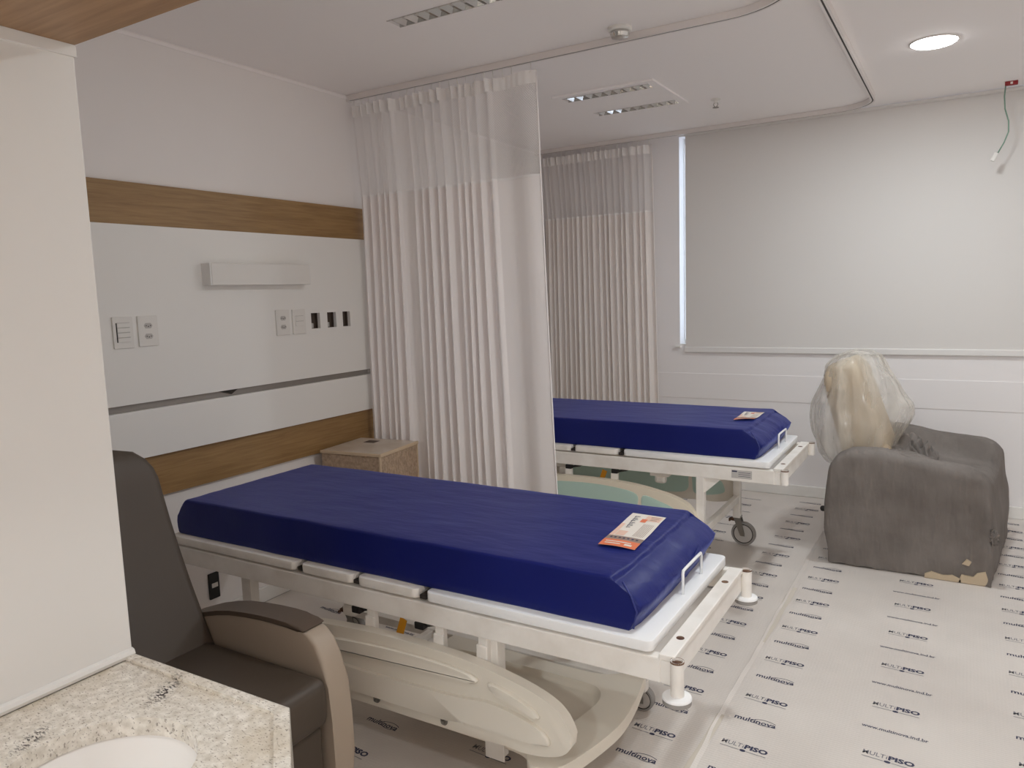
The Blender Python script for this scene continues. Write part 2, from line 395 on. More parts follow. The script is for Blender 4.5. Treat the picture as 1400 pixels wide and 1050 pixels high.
def film(name, x0, x1, z, cols, label, ph):
    bm = new(); nx, ny = 24, 90; y0, y1 = .3, YB-.016
    def edge(y, s): return .012*noise.noise(Vector((s*3.1, y*1.3, ph)))+.006*noise.noise(Vector((s, y*6, ph)))
    g = []
    for j in range(ny+1):
        y = y0+(y1-y0)*j/ny; a, b = x0+edge(y, 0), x1+edge(y, 5)
        g.append([bm.verts.new((a+(b-a)*i/nx, y, z)) for i in range(nx+1)])
    for j in range(ny):
        for i in range(nx): bm.faces.new((g[j][i], g[j][i+1], g[j+1][i+1], g[j+1][i]))
    if ph == 1:
        for j in range(ny): 
            a, b = g[j][0].co, g[j+1][0].co
            vv = [bm.verts.new(p) for p in ((a.x-.004, a.y, .0), (a.x, a.y, .0075), (b.x, b.y, .0075), (b.x-.004, b.y, .0))]; bm.faces.new(vv)
            vv = [bm.verts.new(p) for p in ((a.x, a.y, .0075), (a.x+.016, a.y, z+.0002), (b.x+.016, b.y, z+.0002), (b.x, b.y, .0075))]; bm.faces.new(vv)
    for cx, kinds, yo in cols:
        k = 0; y = .55+yo
        while y < YB-.12:
            kd = kinds[k % 2]
            if kd == 'mn': logo_multinova(bm, cx, y, .14, z+.0006)
            elif kd == 'mp': logo_piso(bm, cx+(.02 if 'ww' in kinds else 0), y, .148, z+.0006)
            else: put_text(bm, 'www.multinova.ind.br', .026, Matrix.Translation((cx, y, z+.0006)) @ Matrix.Rotation(-.05, 4, 'Z'), 1, off=.0004, width=.20)
            y += .1605; k += 1
    return tag(obj(name, bm, [m_film, m_blue_ink, m_grey_ink]), label, 'floor film', 'protective film strips laid on the floor')
# right strip: column A rows at 2.46 + .321 n ; kinds alternate every .1605
film('protective_film', 2.285, 3.56, .0025, [(2.335, ('mp','mn'), -.152), (2.725, ('mp','ww'), .0), (3.17, ('mn','mp'), -.01)],
     'printed protective floor film strip under the covered armchair, right of the long seam', 1)
film('protective_film', .92, 2.335, .0012, [(2.045, ('mn','mp'), -.09+.05), (1.60, ('mp','ww'), .07), (1.19, ('mn','mp'), .03)],
     'printed protective floor film strip under the foot ends of both beds', 2)
film('protective_film', .02, .96, .0004, [(.75, ('ww','mp'), 0), (.32, ('mn','mp'), .02)], 'printed protective floor film strip along the headboard wall', 3)
film('protective_film', 3.54, XR-.02, .0004, [(3.6, ('ww','mp'), 0), (4.0, ('mn','mp'), .02)], 'printed protective floor film strip beyond the covered armchair', 4)
# adhesive tape over the seam
m_seamt = mat('clear_tape', srgb(214, 205, 192), .25)
def seam_tape(y0, y1, wd, label):
    bm = new(); n = 30; A = []
    for i in range(n+1):
        y = y0+(y1-y0)*i/n; x = 2.285+.02*(y-2.2)/2+.006*noise.noise(Vector((0, y*2.3, 0)))
        q = wd*(.6+.5*noise.noise(Vector((3, y*4, 0)))+.3)
        A.append((bm.verts.new((x-q/2, y, .0036)), bm.verts.new((x, y, .0048)), bm.verts.new((x+q/2, y, .0036))))
    for a, b in zip(A, A[1:]):
        bm.faces.new((a[0], a[1], b[1], b[0])); bm.faces.new((a[1], a[2], b[2], b[1]))
    return tag(obj('seam_tape', bm, m_seamt, smooth=True), label, 'tape', 'clear tapes over the film seam')
seam_tape(1.2, 2.48, .028, 'clear tape over the floor film seam at the bottom edge of the photo')
seam_tape(3.10, 3.76, .030, 'clear tape over the floor film seam beyond the foot of the near bed')

# ---------------------------------------------------------------- headboard panelling
hp = thing('headboard_panel', 'white and oak wall panelling behind the near bed', 'wall panel', (.001, .77, .68))
Y0, Y1 = 0.0, 2.60
bm = new(); box(bm, .0, .022, Y0, Y1-.05, 1.15, 1.325, .001); obj('oak_top_board', bm, m_wood, hp)
ins = []
for a, b in ((2.826, 2.890), (2.943, 3.009), (3.060, 3.118)): ins.append([(a-.77, 1.350-.68), (b-.77, 1.350-.68), (b-.77, 1.432-.68), (a-.77, 1.432-.68)])
bm = new(); holed(bm, [(Y0, .415), (Y1, .415), (Y1, 1.15), (Y0, 1.15)], ins, .022, .042, 'YZ'); obj('white_upper_board', bm, m_white, hp)
for a, b in ((2.826, 2.890), (2.943, 3.009), (3.060, 3.118)):
    bm = new(); holed(bm, [(a-.773, .667), (b-.767, .667), (b-.767, .755), (a-.773, .755)], [[(a-.770, .670), (b-.770, .670), (b-.770, .752), (a-.770, .752)]], .004, .0222, 'YZ')
    box(bm, .001, .004, a-.773, b-.767, .667, .755); jb = obj('junction_box', bm, m_boxin, hp)
    if a < 3:
        bm = new(); box(bm, .005, .016, a-.76, a-.73, .672, .698, .002); obj('cable_clip', bm, m_hub, jb)
bm = new(); box(bm, .0, .022, Y0, Y1, .38, .415); box(bm, .022, .024, Y0, Y1, .379, .385); obj('channel', bm, m_chan, hp)
bm = new(); box(bm, .022, .046, Y0, Y1, .183, .385, .001); obj('white_lower_board', bm, m_white, hp)
bm = new(); box(bm, .0, .022, Y0, Y1-.05, .0, .1835, .001); obj('oak_bottom_board', bm, m_wood, hp)
bm = new(); prism(bm, [(1.468, .413), (1.535, .392), (1.572, .413)], .0225, .030, 'YZ'); obj('wire_loop', bm, m_slot, hp)
# second panel behind the curtain, for the far bed
bm = new(); box(bm, 0, .022, 3.5, 5.2, .68, .86, .001)
hp2 = thing('headboard_panel', 'white and oak wall panelling behind the far bed', 'wall panel', (.001, 3.42, .68))
bm2 = new(); box(bm2, 0, .022, 0, 1.9, 1.15, 1.325, .001); obj('oak_top_board', bm2, m_wood, hp2)
bm2 = new(); box(bm2, .0, .042, 0, 1.9, .415, 1.15, .001); obj('white_upper_board', bm2, m_white, hp2)
bm2 = new(); box(bm2, .0, .046, 0, 1.9, .183, .385, .001); obj('white_lower_board', bm2, m_white, hp2)
bm2 = new(); box(bm2, .0, .022, 0, 1.9, .0, .183, .001); obj('oak_bottom_board', bm2, m_wood, hp2)
bm.free()

# wall lamp box
wl = thing('wall_lamp', 'long white box shaped wall lamp, unlit, on the white headboard', 'lamp', (.042, 2.185, 1.58))
for ya in (0, .592):
    bm = new(); box(bm, 0, .06, ya, ya+.008, 0, .098, .001); obj('end_cap', bm, m_alum, wl)
bm = new(); box(bm, 0, .062, .008, .592, 0, .098, .002); obj('lamp_shade', bm, m_plastic, wl)

# switch and socket plates
def plate_base(name, label, y0, y1, z0, z1, group=None):
    t = thing(name, label, 'switch' if 'switch' in name else 'socket', (.042, (y0+y1)/2, (z0+z1)/2), 0, group)
    w_, h_ = (y1-y0), (z1-z0)
    bm = new(); prism(bm, rrect(-w_/2, w_/2, -h_/2, h_/2, .004, 3), 0, .009, 'YZ', .002); obj('cover_plate', bm, m_plastic, t)
    return t, w_, h_
def outlet(t, cyy, cz):
    bm = new(); s = .019
    prism(bm, [(cyy-s, cz), (cyy-s*.6, cz+.011), (cyy+s*.6, cz+.011), (cyy+s, cz), (cyy+s*.6, cz-.011), (cyy-s*.6, cz-.011)], .009, .0105, 'YZ')
    o = obj('socket_insert', bm, m_hub, t)
    for k in (-1, 0, 1):
        bm = new(); cyl(bm, (.0100, cyy+k*.0095, cz-(.003 if k == 0 else 0)), (.0112, cyy+k*.0095, cz-(.003 if k == 0 else 0)), .0024, n=10)
        obj('pin_hole', bm, m_slot, o)
def rockers(t, w_, zs, hh, wide=.7):
    for z in zs:
        bm = new(); box(bm, .009, .0125, -w_*wide/2, w_*wide/2, z-hh/2, z+hh/2, .001); obj('rocker', bm, m_plastic, t)
    for z in zs:
        bm = new(); box(bm, .0088, .0094, -w_*wide/2-.001, w_*wide/2+.001, z+hh/2, z+hh/2+.0022); obj('rocker_gap', bm, m_hub, t)
t, w_, h_ = plate_base('light_switch', 'white switch plate with four rockers, nearest the partition wall', 1.748, 1.835, 1.328, 1.457)
rockers(t, w_, (-.030, -.010, .010, .030), .0172, .62)
bm = new(); box(bm, .009, .0098, -w_*.31-.004, -w_*.31, -.039, .040); obj('shadow_gap', bm, m_slot, t)
t, w_, h_ = plate_base('wall_socket', 'white double wall socket beside the four rocker switch', 1.856, 1.945, 1.330, 1.457)
outlet(t, .0, .022); outlet(t, .0, -.022)
t, w_, h_ = plate_base('wall_socket', 'white double wall socket under the right end of the wall lamp', 2.586, 2.673, 1.329, 1.456)
outlet(t, .0, .022); outlet(t, .0, -.022)
t, w_, h_ = plate_base('light_switch', 'white switch plate with two rockers beside the three open wall boxes', 2.694, 2.780, 1.329, 1.456)
rockers(t, w_, (-.011, .016), .024, .62)
t = thing('network_socket', 'small black wall outlet with a white label under the near bed head', 'socket', (.0, 2.145, .185))
bm = new(); prism(bm, rrect(-.028, .028, -.062, .062, .003, 2), 0, .008, 'YZ', .0015); obj('cover_plate', bm, m_black, t)
bm = new(); box(bm, .008, .0095, -.014, .018, -.008, .013); obj('label_strip', bm, m_plastic, t)

# ---------------------------------------------------------------- soffit, vanity
bm = new(); box(bm, 1.665, 2.32, YF+.02, .764, 1.942, H, .002)
so = obj('wood_soffit', bm, m_wood2); tag(so, 'oak clad soffit box overhanging the vanity', 'soffit'); so['kind'] = 'structure'
va = thing('vanity_counter', 'speckled white granite vanity top with a chamfered end', 'countertop', (1.67, -.5, .82))
OX, OY = 1.67, -.5
hc = (1.948-OX, .527-OY)
out = [(0, 1.262), (2.076-OX, 1.268), (2.30-OX, 1.068), (2.30-OX, 0), (0, 0)]
hole = [(hc[0]+.136*math.cos(a*PI/32), hc[1]+.134*math.sin(a*PI/32)) for a in range(64)]
bm = new(); holed(bm, out, [hole], .0, .030)
obj('granite_slab', bm, m_gran, va)
bm = new()
a, b, c = Vector((0, 1.262)), Vector((2.076-OX, 1.268)), Vector((2.30-OX, 1.068)); d = Vector((2.30-OX, 0))
lw = .020
lip = [(0, 1.262), tuple(b), tuple(c), tuple(d), (d.x-lw, 0), (c.x-lw, c.y-.008), (b.x-.010, b.y-lw), (0, 1.262-lw)]
prism(bm, lip, .029, .037, 'XY', .003, 2); obj('raised_edge', bm, m_gran, va)
bm = new(); prism(bm, [(0, 1.262), tuple(b), tuple(c), tuple(d), (d.x-.02, 0), (c.x-.02, c.y-.008), (b.x-.010, b.y-.02), (0, 1.242)], -.09, .0, 'XY'); obj('apron', bm, m_gran, va)
bm = new(); lathe(bm, [(.1385, -.0015), (.143, -.002), (.150, -.002), (.150, -.010), (.140, -.04), (.118, -.085), (.07, -.118), (.02, -.126), (0, -.127), (0, -.119), (.02, -.118), (.066, -.110), (.110, -.079), (.131, -.038), (.1385, -.0015)], (hc[0], hc[1], 0), 64)
tag(obj('basin', bm, m_ceram, smooth=True), 'white ceramic undermount wash basin in the granite vanity', 'basin').location = (OX, OY, .82)
bm = new(); box(bm, 1.67, 2.1, -.48, .35, .0, .68, .004); tag(obj('vanity_cabinet', bm, m_white), 'white cabinet under the granite vanity top', 'cabinet')

# ---------------------------------------------------------------- ceiling fittings
def downlight(x, y, label, watts):
    t = thing('downlight', label, 'ceiling light', (x, y, H), 0, None)
    bm = new(); lathe(bm, [(.098, 0), (.106, 0), (.106, -.005), (.100, -.006), (.097, -.002), (.097, 0)], n=48); obj('trim_ring', bm, m_plastic, t, smooth=True)
    bm = new(); lathe(bm, [(0, -.001), (.097, -.001), (.096, -.007), (.088, -.012), (.06, -.017), (0, -.019)], n=48); obj('diffuser', bm, m_lampw, t, smooth=True)
    ld = bpy.data.lights.new('downlight_lamp', 'AREA'); ld.shape = 'DISK'; ld.size = .18; ld.energy = watts; ld.color = LAMP_COL
    lo = bpy.data.objects.new('downlight_lamp', ld); COL.objects.link(lo); lo.parent = t; lo.location = (0, 0, -.024)
downlight(LAMPS[0][0], LAMPS[0][1], 'round bright recessed ceiling light near the window blind', LAMPS[0][2])
downlight(LAMPS[1][0], LAMPS[1][1], 'round recessed ceiling light above the near bed foot', LAMPS[1][2])
downlight(LAMPS[2][0], LAMPS[2][1], 'round recessed ceiling light beside the vanity soffit', LAMPS[2][2])
downlight(LAMPS[3][0], LAMPS[3][1], 'unseen fill light added behind the camera, built as a round recessed downlight', LAMPS[3][2])  # added out of view to brighten the faces turned towards the camera

def troffer(x, y, label, both=True):
    t = thing('ceiling_luminaire', label, 'ceiling light', (x, y, H), 0, 'unlit square louvre ceiling lights')
    s = .305; k = .262
    bm = new(); holed(bm, [(-s,-s),(s,-s),(s,s),(-s,s)], [[(-k, -k), (k, -k), (k, -k+.09), (-k, -k+.09)], [(-k, k-.09), (k, k-.09), (k, k), (-k, k)]], -.012, -.0005)
    obj('frame', bm, m_ceil, t)
    for s_ in (-1, 1):
        y0, y1 = (-k, -k+.09) if s_ < 0 else (k-.09, k)
        bm = new(); box(bm, -k, k, y0, y1, -.0012, -.0008); o = obj('reflector', bm, m_mirror, t)
        bm = new()
        for i in range(9):
            xx = -k+.03+i*(2*k-.06)/8
            prism(bm, [(xx-.022, -.001), (xx+.022, -.001), (xx+.0015, -.016), (xx-.0015, -.016)], y0+.003, y1-.003, 'XZ')
        for yy in (y0+.003, y1-.003):
            box(bm, -k, k, yy-.002, yy+.002, -.014, -.001)
        obj('louvre', bm, m_mirror, o)
    return t
troffer(1.20, 4.28, 'square white recessed ceiling light with two mirrored louvres, over the far bed')
troffer(1.20, 2.30, 'recessed ceiling light showing one mirrored louvre at the top edge of the photo')

sd = thing('smoke_detector', 'round white smoke detector on the ceiling beside the curtain track', 'smoke detector', (1.665, 3.15, H))
bm = new(); lathe(bm, [(0, 0), (.052, 0), (.052, -.010), (.046, -.016), (0, -.016)], n=36); obj('base', bm, m_plastic, sd, smooth=True, angle=.6)
bm = new(); lathe(bm, [(0, -.016), (.040, -.016), (.042, -.026), (.036, -.040), (.020, -.045), (0, -.045)], n=36); obj('cap', bm, m_mirror, sd, smooth=True, angle=.6)
sp_ = thing('sprinkler_head', 'small white fire sprinkler head on the ceiling in front of the blind', 'sprinkler', (1.655, 4.64, H))
bm = new(); lathe(bm, [(0, 0), (.030, 0), (.028, -.006), (.012, -.010), (.010, -.024), (0, -.024)], n=24); obj('escutcheon', bm, m_plastic, sp_, smooth=True, angle=.6)
bm = new(); tube(bm, [(.010, 0, -.022), (.013, 0, -.034), (.003, 0, -.048)], .002); tube(bm, [(-.010, 0, -.022), (-.013, 0, -.034), (-.003, 0, -.048)], .002)
lathe(bm, [(0, -.047), (.018, -.048), (.018, -.051), (0, -.051)], n=20); obj('deflector', bm, m_chan, sp_)

dw = thing('dangling_wire', 'loose green wire hanging from a red connector at the ceiling', 'wire', (3.14, 5.33, H))
bm = new(); box(bm, -.008, .055, -.012, .012, -.022, .0, .003); obj('connector', bm, m_red, dw)
bm = new(); box(bm, .018, .030, -.0125, -.0118, -.018, -.005); obj('connector_mark', bm, m_plastic, dw)
bm = new(); tube(bm, [(-.004, 0, -.02), (-.008, 0, -.08), (-.002, .0, -.15), (.018, 0, -.22), (.020, 0, -.28), (.0, 0, -.34), (-.03, 0, -.40)], .0036, 8); obj('wire', bm, m_green, dw, smooth=True)
bm = new(); box(bm, -.052, -.030, -.008, .008, -.445, -.395, .003, mtx=Matrix.Translation((-.03,0,-.4)) @ Matrix.Rotation(.45, 4, 'Y') @ Matrix.Translation((.035,0,.4))); obj('terminal_block', bm, m_plastic, dw)

# curtain tracks
def track(name, pts, label):
    t = thing(name, label, 'curtain track', (0, 0, 0), 0, None)
    def sweep(sec, m, nm):
        bm = new(); rings = []
        P = [Vector((p[0], p[1], 0)) for p in pts]
        for i, p in enumerate(P):
            a = P[max(i-1, 0)]; b = P[min(i+1, len(P)-1)]; tt = (b-a).normalized(); s = Vector((tt.y, -tt.x, 0))
            rings.append([bm.verts.new((p.x+s.x*q, p.y+s.y*q, h)) for q, h in sec])
        for A, B in zip(rings, rings[1:]):
            for k in range(len(sec)): bm.faces.new((A[k], A[(k+1) % len(sec)], B[(k+1) % len(sec)], B[k]))
        bm.faces.new(rings[0]); bm.faces.new(rings[-1][::-1])
        return obj(nm, bm, m, t)
    z0 = H-.030
    sweep([(-.014, H-.001), (-.014, z0), (-.004, z0), (-.004, z0+.006), (.004, z0+.006), (.004, z0), (.014, z0), (.014, H-.001)], m_track, 'rail_profile')
    sweep([(-.0038, z0+.0055), (-.0038, z0+.0008), (.0038, z0+.0008), (.0038, z0+.0055)], m_groove, 'groove')
    bm = new(); box(bm, -.001, .012, pts[0][1]-.017, pts[0][1]+.017, H-.036, H-.002, .002); obj('end_cap', bm, m_track, t)
    return t
YT1, YT2 = 3.245, 5.375
track('curtain_track', [(.013, YT1), (1.0, YT1), (2.10, YT1)] + [(2.10+.32*math.sin(a*PI/24), YT1-.32+.32*math.cos(a*PI/24)) for a in range(1, 13)] + [(2.42, 2.4), (2.42, .9)],
      'white ceiling curtain track of the near bed, curving back towards the camera')
track('curtain_track', [(.013, YT2), (1.0, YT2), (2.22, YT2)] + [(2.22+.24*math.sin(a*PI/24), YT2-.24+.24*math.cos(a*PI/24)) for a in range(1, 13)] + [(2.46, 4.4), (2.46, 3.3), (2.46, .9)],
      'white ceiling curtain track of the far bed, curving round in front of the blind')

# ---------------------------------------------------------------- curtains
def curtain(name, label, yt, xl, xr_top, xr_bot, z_split, ztop, zbot, folds, cloth, seed, group, tape_drop=.062):
    t = thing(name, label, 'curtain', (0, yt, 0), 0, group)
    rnd = random.Random(seed); n = 640
    # fold function: piecewise sines with given widths (fractions) and amplitudes
    prof = []; acc = 0
    tot = sum(f[0] for f in folds)
    for wd, amp in folds: prof.append((acc/tot, (acc+wd)/tot, amp)); acc += wd
    def dy(u, s):
        for a, b, amp in prof:
            if u <= b or b >= .9999:
                v = (u-a)/(b-a); return amp*math.sin(PI*v)**(.8 if s else 1)*(1)
        return 0
    def Y(u, z):
        q = (z-zbot)/(ztop-zbot)
        us = min(1, max(0, u+.006*noise.noise(Vector((u*9, q*2.0, seed)))*(1.2-q)))
        return dy(us, 0)*(1.0-.25*q) + .010*noise.noise(Vector((u*14, q*1.5, seed+3)))*(1-q*.5)
    def X(u, z):
        q = (z-zbot)/(ztop-zbot); xrr = xr_bot+(xr_top-xr_bot)*q**.8
        ql = min(1, max(0, (z-z_split)/(ztop-z_split)))
        return (xl+.038*(1-ql))*(1-u)+xrr*u
    def grid(z0, z1, nz, m, nm, off=0, uv=False, u0=0, u1=1, nn=n, ruff=0):
        bm = new(); g = []; L_ = [0]
        for i in range(nn):
            a, b = u0+(u1-u0)*i/nn, u0+(u1-u0)*(i+1)/nn
            L_.append(L_[-1]+math.hypot(X(b, z0)-X(a, z0), Y(b, z0)-Y(a, z0)))
        for j in range(nz+1):
            z = z0+(z1-z0)*j/nz
            g.append([bm.verts.new((X(u0+(u1-u0)*i/nn, z), Y(u0+(u1-u0)*i/nn, z)-off+(ruff*math.sin(i*.27+2.5*math.sin(i*.023))*(1 if i < nn*.8 else .15) if ruff else 0), z)) for i in range(nn+1)])
        lay = bm.loops.layers.uv.new('UVMap') if uv else None
        for j in range(nz):
            for i in range(nn):
                f = bm.faces.new((g[j][i], g[j][i+1], g[j+1][i+1], g[j+1][i]))
                if uv:
                    for lp, (ii, jj) in zip(f.loops, ((i,j),(i+1,j),(i+1,j+1),(i,j+1))): lp[lay].uv = (L_[ii], z0+(z1-z0)*jj/nz)
        return obj(nm, bm, m, t, smooth=True)
    grid(zbot, z_split, 18, cloth, 'fabric')
    grid(z_split-.01, ztop-.0, 8, m_net, 'net_top', 0, True)
    grid(ztop-tape_drop, ztop, 4, m_tape, 'heading_tape', .004, ruff=.012)
    grid(z_split-.006, z_split+.004, 1, m_tape, 'seam_band', .003)
    # gliders
    ng = 22
    for i in range(ng):
        u = (i+.5)/ng
        if i == ng-2: continue
        x = X(u, ztop); y = Y(u, ztop)
        bm = new(); tube(bm, [(x, y-.006, ztop-.012), (x, y*.5, ztop+.002), (x, 0, H-.032)], .0022, 6)
        obj('glider', bm, m_plastic, t)
    # side hem
    bm = new(); tube(bm, [(X(1, z), Y(1, z), z) for z in [zbot+(ztop-zbot)*j/20 for j in range(21)]], .0045, 6); obj('side_hem', bm, cloth, t, smooth=True)
    return t
def alt(ws, amp0, rnd):
    out = []; s = 1
    for w_, a in ws: out.append((w_, s*a)); s = -s
    return out
rn = random.Random(5)
f1 = [(rn.uniform(.018, .036), rn.uniform(.026, .040)) for _ in range(12)]+[(.10, .016), (.03, .030)]+[(rn.uniform(.020, .045), rn.uniform(.024, .042)) for _ in range(18)]+[(.13, .018), (.15, .016)]
for mm in (m_cloth, m_cloth2):
    p_ = mm.node_tree.nodes['Principled BSDF']; tl = N(mm, 'ShaderNodeBsdfTranslucent'); tl.inputs['Color'].default_value = p_.inputs['Base Color'].default_value
    mx_ = N(mm, 'ShaderNodeMixShader'); mx_.inputs[0].default_value = .06
    L(mm, p_.outputs[0], mx_.inputs[1]); L(mm, tl.outputs[0], mx_.inputs[2]); L(mm, mx_.outputs[0], mm.node_tree.nodes['Material Output'].inputs['Surface'])
curtain('cubicle_curtain', 'long white cubicle curtain with net top between the two beds', YT1, .018, 1.195, 1.262, 2.065, 2.552, .30, alt(f1, 0, rn), m_cloth, 2, 'cubicle curtains')
f2 = [(rn.uniform(.02, .045), rn.uniform(.016, .028)) for _ in range(38)]+[(.06, .02)]
curtain('cubicle_curtain', 'shorter looking white cubicle curtain with net top beside the window', YT2, .04, .975, 1.02, 2.075, 2.552, .30, alt(f2, 0, rn), m_cloth2, 4, 'cubicle curtains')

# ---------------------------------------------------------------- hospital beds
def caster(bm_parts, x, y, r, parent, zleg):
    """swivel wheel: fork + wheel (tyre, disc)"""
    bm = new()
    box(bm, x-.022, x+.022, y-.022, y+.022, 2*r+.022, 2*r+.034, .003)
    for s in (-1, 1): prism(bm, [(x-.02, 2*r+.024), (x+.02, 2*r+.024), (x+.045, r+.006), (x+.045, r-.012), (x+.020, r-.012)], y+s*.020-.0015, y+s*.020+.0015, 'XZ')
    f = obj('caster', bm, m_steel, parent)
    bm = new(); lathe(bm, [(r*.80, -.014), (r*.96, -.014), (r, -.008), (r, .008), (r*.96, .014), (r*.80, .014), (r*.80, -.014)], (x+.035, y, r), 32, axis='Y'); obj('tyre', bm, m_rubber, f, smooth=True, angle=.7)
    bm = new(); lathe(bm, [(0, -.013), (r*.15, -.013), (r*.16, -.010), (r*.74, -.010), (r*.75, -.013), (r*.79, -.013), (r*.79, .013), (0, .013)], (x+.035, y, r), 32, axis='Y'); obj('wheel_disc', bm, m_hub, f, smooth=True, angle=.7)
    bm = new(); lathe(bm, [(r*.745, -.0145), (r*.81, -.0145), (r*.81, .0145), (r*.745, .0145), (r*.745, -.0145)], (x+.035, y, r), 32, axis='Y'); obj('wheel_ring', bm, m_slot, f, smooth=True, angle=.7)
    bm = new(); box(bm, x-.05, x-.005, y-.012, y+.012, 2*r+.000, 2*r+.014, .003); cyl(bm, (x-.04, y-.028, 2*r+.006), (x-.04, y+.028, 2*r+.006), .006, n=8); obj('brake_pedal', bm, m_rust, f)

def side_rail(t, ys, zt, x0, sgn, teal, mr):
    """lowered side guard; sgn = outward y direction"""
    o_prof = [(x0+.10, zt-.255), (x0+.80, zt-.248), (x0+.99, zt-.242), (x0+1.055, zt-.245), (x0+1.13, zt-.235), (x0+1.185, zt-.215), (x0+1.215, zt-.18), (x0+1.215, zt-.145),
              (x0+1.185, zt-.095), (x0+1.13, zt-.062), (x0+1.04, zt-.036), (x0+.90, zt-.012), (x0+.75, zt-.002), (x0+.60, zt), (x0+.45, zt-.004), (x0+.25, zt-.018), (x0+.10, zt-.045), (x0+.03, zt-.09), (x0, zt-.15), (x0+.02, zt-.22)]
    # smooth outline (Catmull-Rom)
    P = [Vector(p) for p in o_prof]; n = len(P); out = []
    for i in range(n):
        a, b, c, d = P[i-1], P[i], P[(i+1) % n], P[(i+2) % n]
        for k in range(4):
            s = k/4; out.append(tuple(.5*((2*b)+(c-a)*s+(2*a-5*b+4*c-d)*s*s+(3*b-a-3*c+d)*s**3)))
    bm = new(); ya, yb = sorted((ys, ys+sgn*.036)); prism(bm, out, ya, yb, 'XZ', .010, 3)
    r = obj('side_rail', bm, mr, t, smooth=True, angle=.9)
    yo = ys+sgn*.036
    def relief(poly, m, nm, h, bev):
        Q = [Vector(p) for p in poly]; nn = len(Q); oo = []
        for i in range(nn):
            a, b, c, d = Q[i-1], Q[i], Q[(i+1) % nn], Q[(i+2) % nn]
            for k in range(4):
                s = k/4; oo.append(tuple(.5*((2*b)+(c-a)*s+(2*a-5*b+4*c-d)*s*s+(3*b-a-3*c+d)*s**3)))
        bm = new(); a_, b_ = sorted((yo-sgn*.004, yo+sgn*h)); prism(bm, oo, a_, b_, 'XZ', bev, 3); obj(nm, bm, m, r, smooth=True, angle=.9)
    X = lambda v: x0+v
    if not teal:
        relief([(X(.14), zt-.085), (X(.35), zt-.050), (X(.60), zt-.034), (X(.80), zt-.036), (X(.905), zt-.050), (X(.90), zt-.070), (X(.80), zt-.072), (X(.55), zt-.080), (X(.30), zt-.092), (X(.15), zt-.105)], mr, 'upper_ridge', .015, .008)
        relief([(X(.955), zt-.056), (X(1.03), zt-.070), (X(1.10), zt-.098), (X(1.12), zt-.118), (X(1.10), zt-.120), (X(1.03), zt-.098), (X(.965), zt-.080)], mr, 'end_ridge', .015, .008)
        relief([(X(.10), zt-.135), (X(.45), zt-.135), (X(.80), zt-.128), (X(.95), zt-.115), (X(1.06), zt-.130), (X(1.135), zt-.160), (X(1.145), zt-.195), (X(1.05), zt-.200), (X(.86), zt-.200), (X(.80), zt-.212), (X(.30), zt-.214), (X(.10), zt-.212)], mr, 'lower_ridge', .014, .008)
        for xx in (.51, .78):
            bm = new(); cyl(bm, (X(xx), yo, zt-.226), (X(xx), yo+sgn*.003, zt-.226), .013, n=24); cyl(bm, (X(xx), yo, zt-.226), (X(xx), yo+sgn*.011, zt-.226), .0075, .006, n=6)
            obj('bolt', bm, m_steel, r, smooth=True, angle=.6)
    else:
        relief([(X(.14), zt-.085), (X(.35), zt-.045), (X(.60), zt-.028), (X(.80), zt-.036), (X(.905), zt-.060), (X(.91), zt-.12), (X(.90), zt-.19), (X(.80), zt-.212), (X(.50), zt-.214), (X(.20), zt-.212), (X(.12), zt-.19)], m_teal, 'teal_inset', .002, .001)
        relief([(X(.94), zt-.062), (X(1.03), zt-.082), (X(1.10), zt-.110), (X(1.125), zt-.150), (X(1.12), zt-.185), (X(1.04), zt-.205), (X(.95), zt-.205), (X(.935), zt-.14)], m_teal, 'teal_inset', .002, .001)
    return r

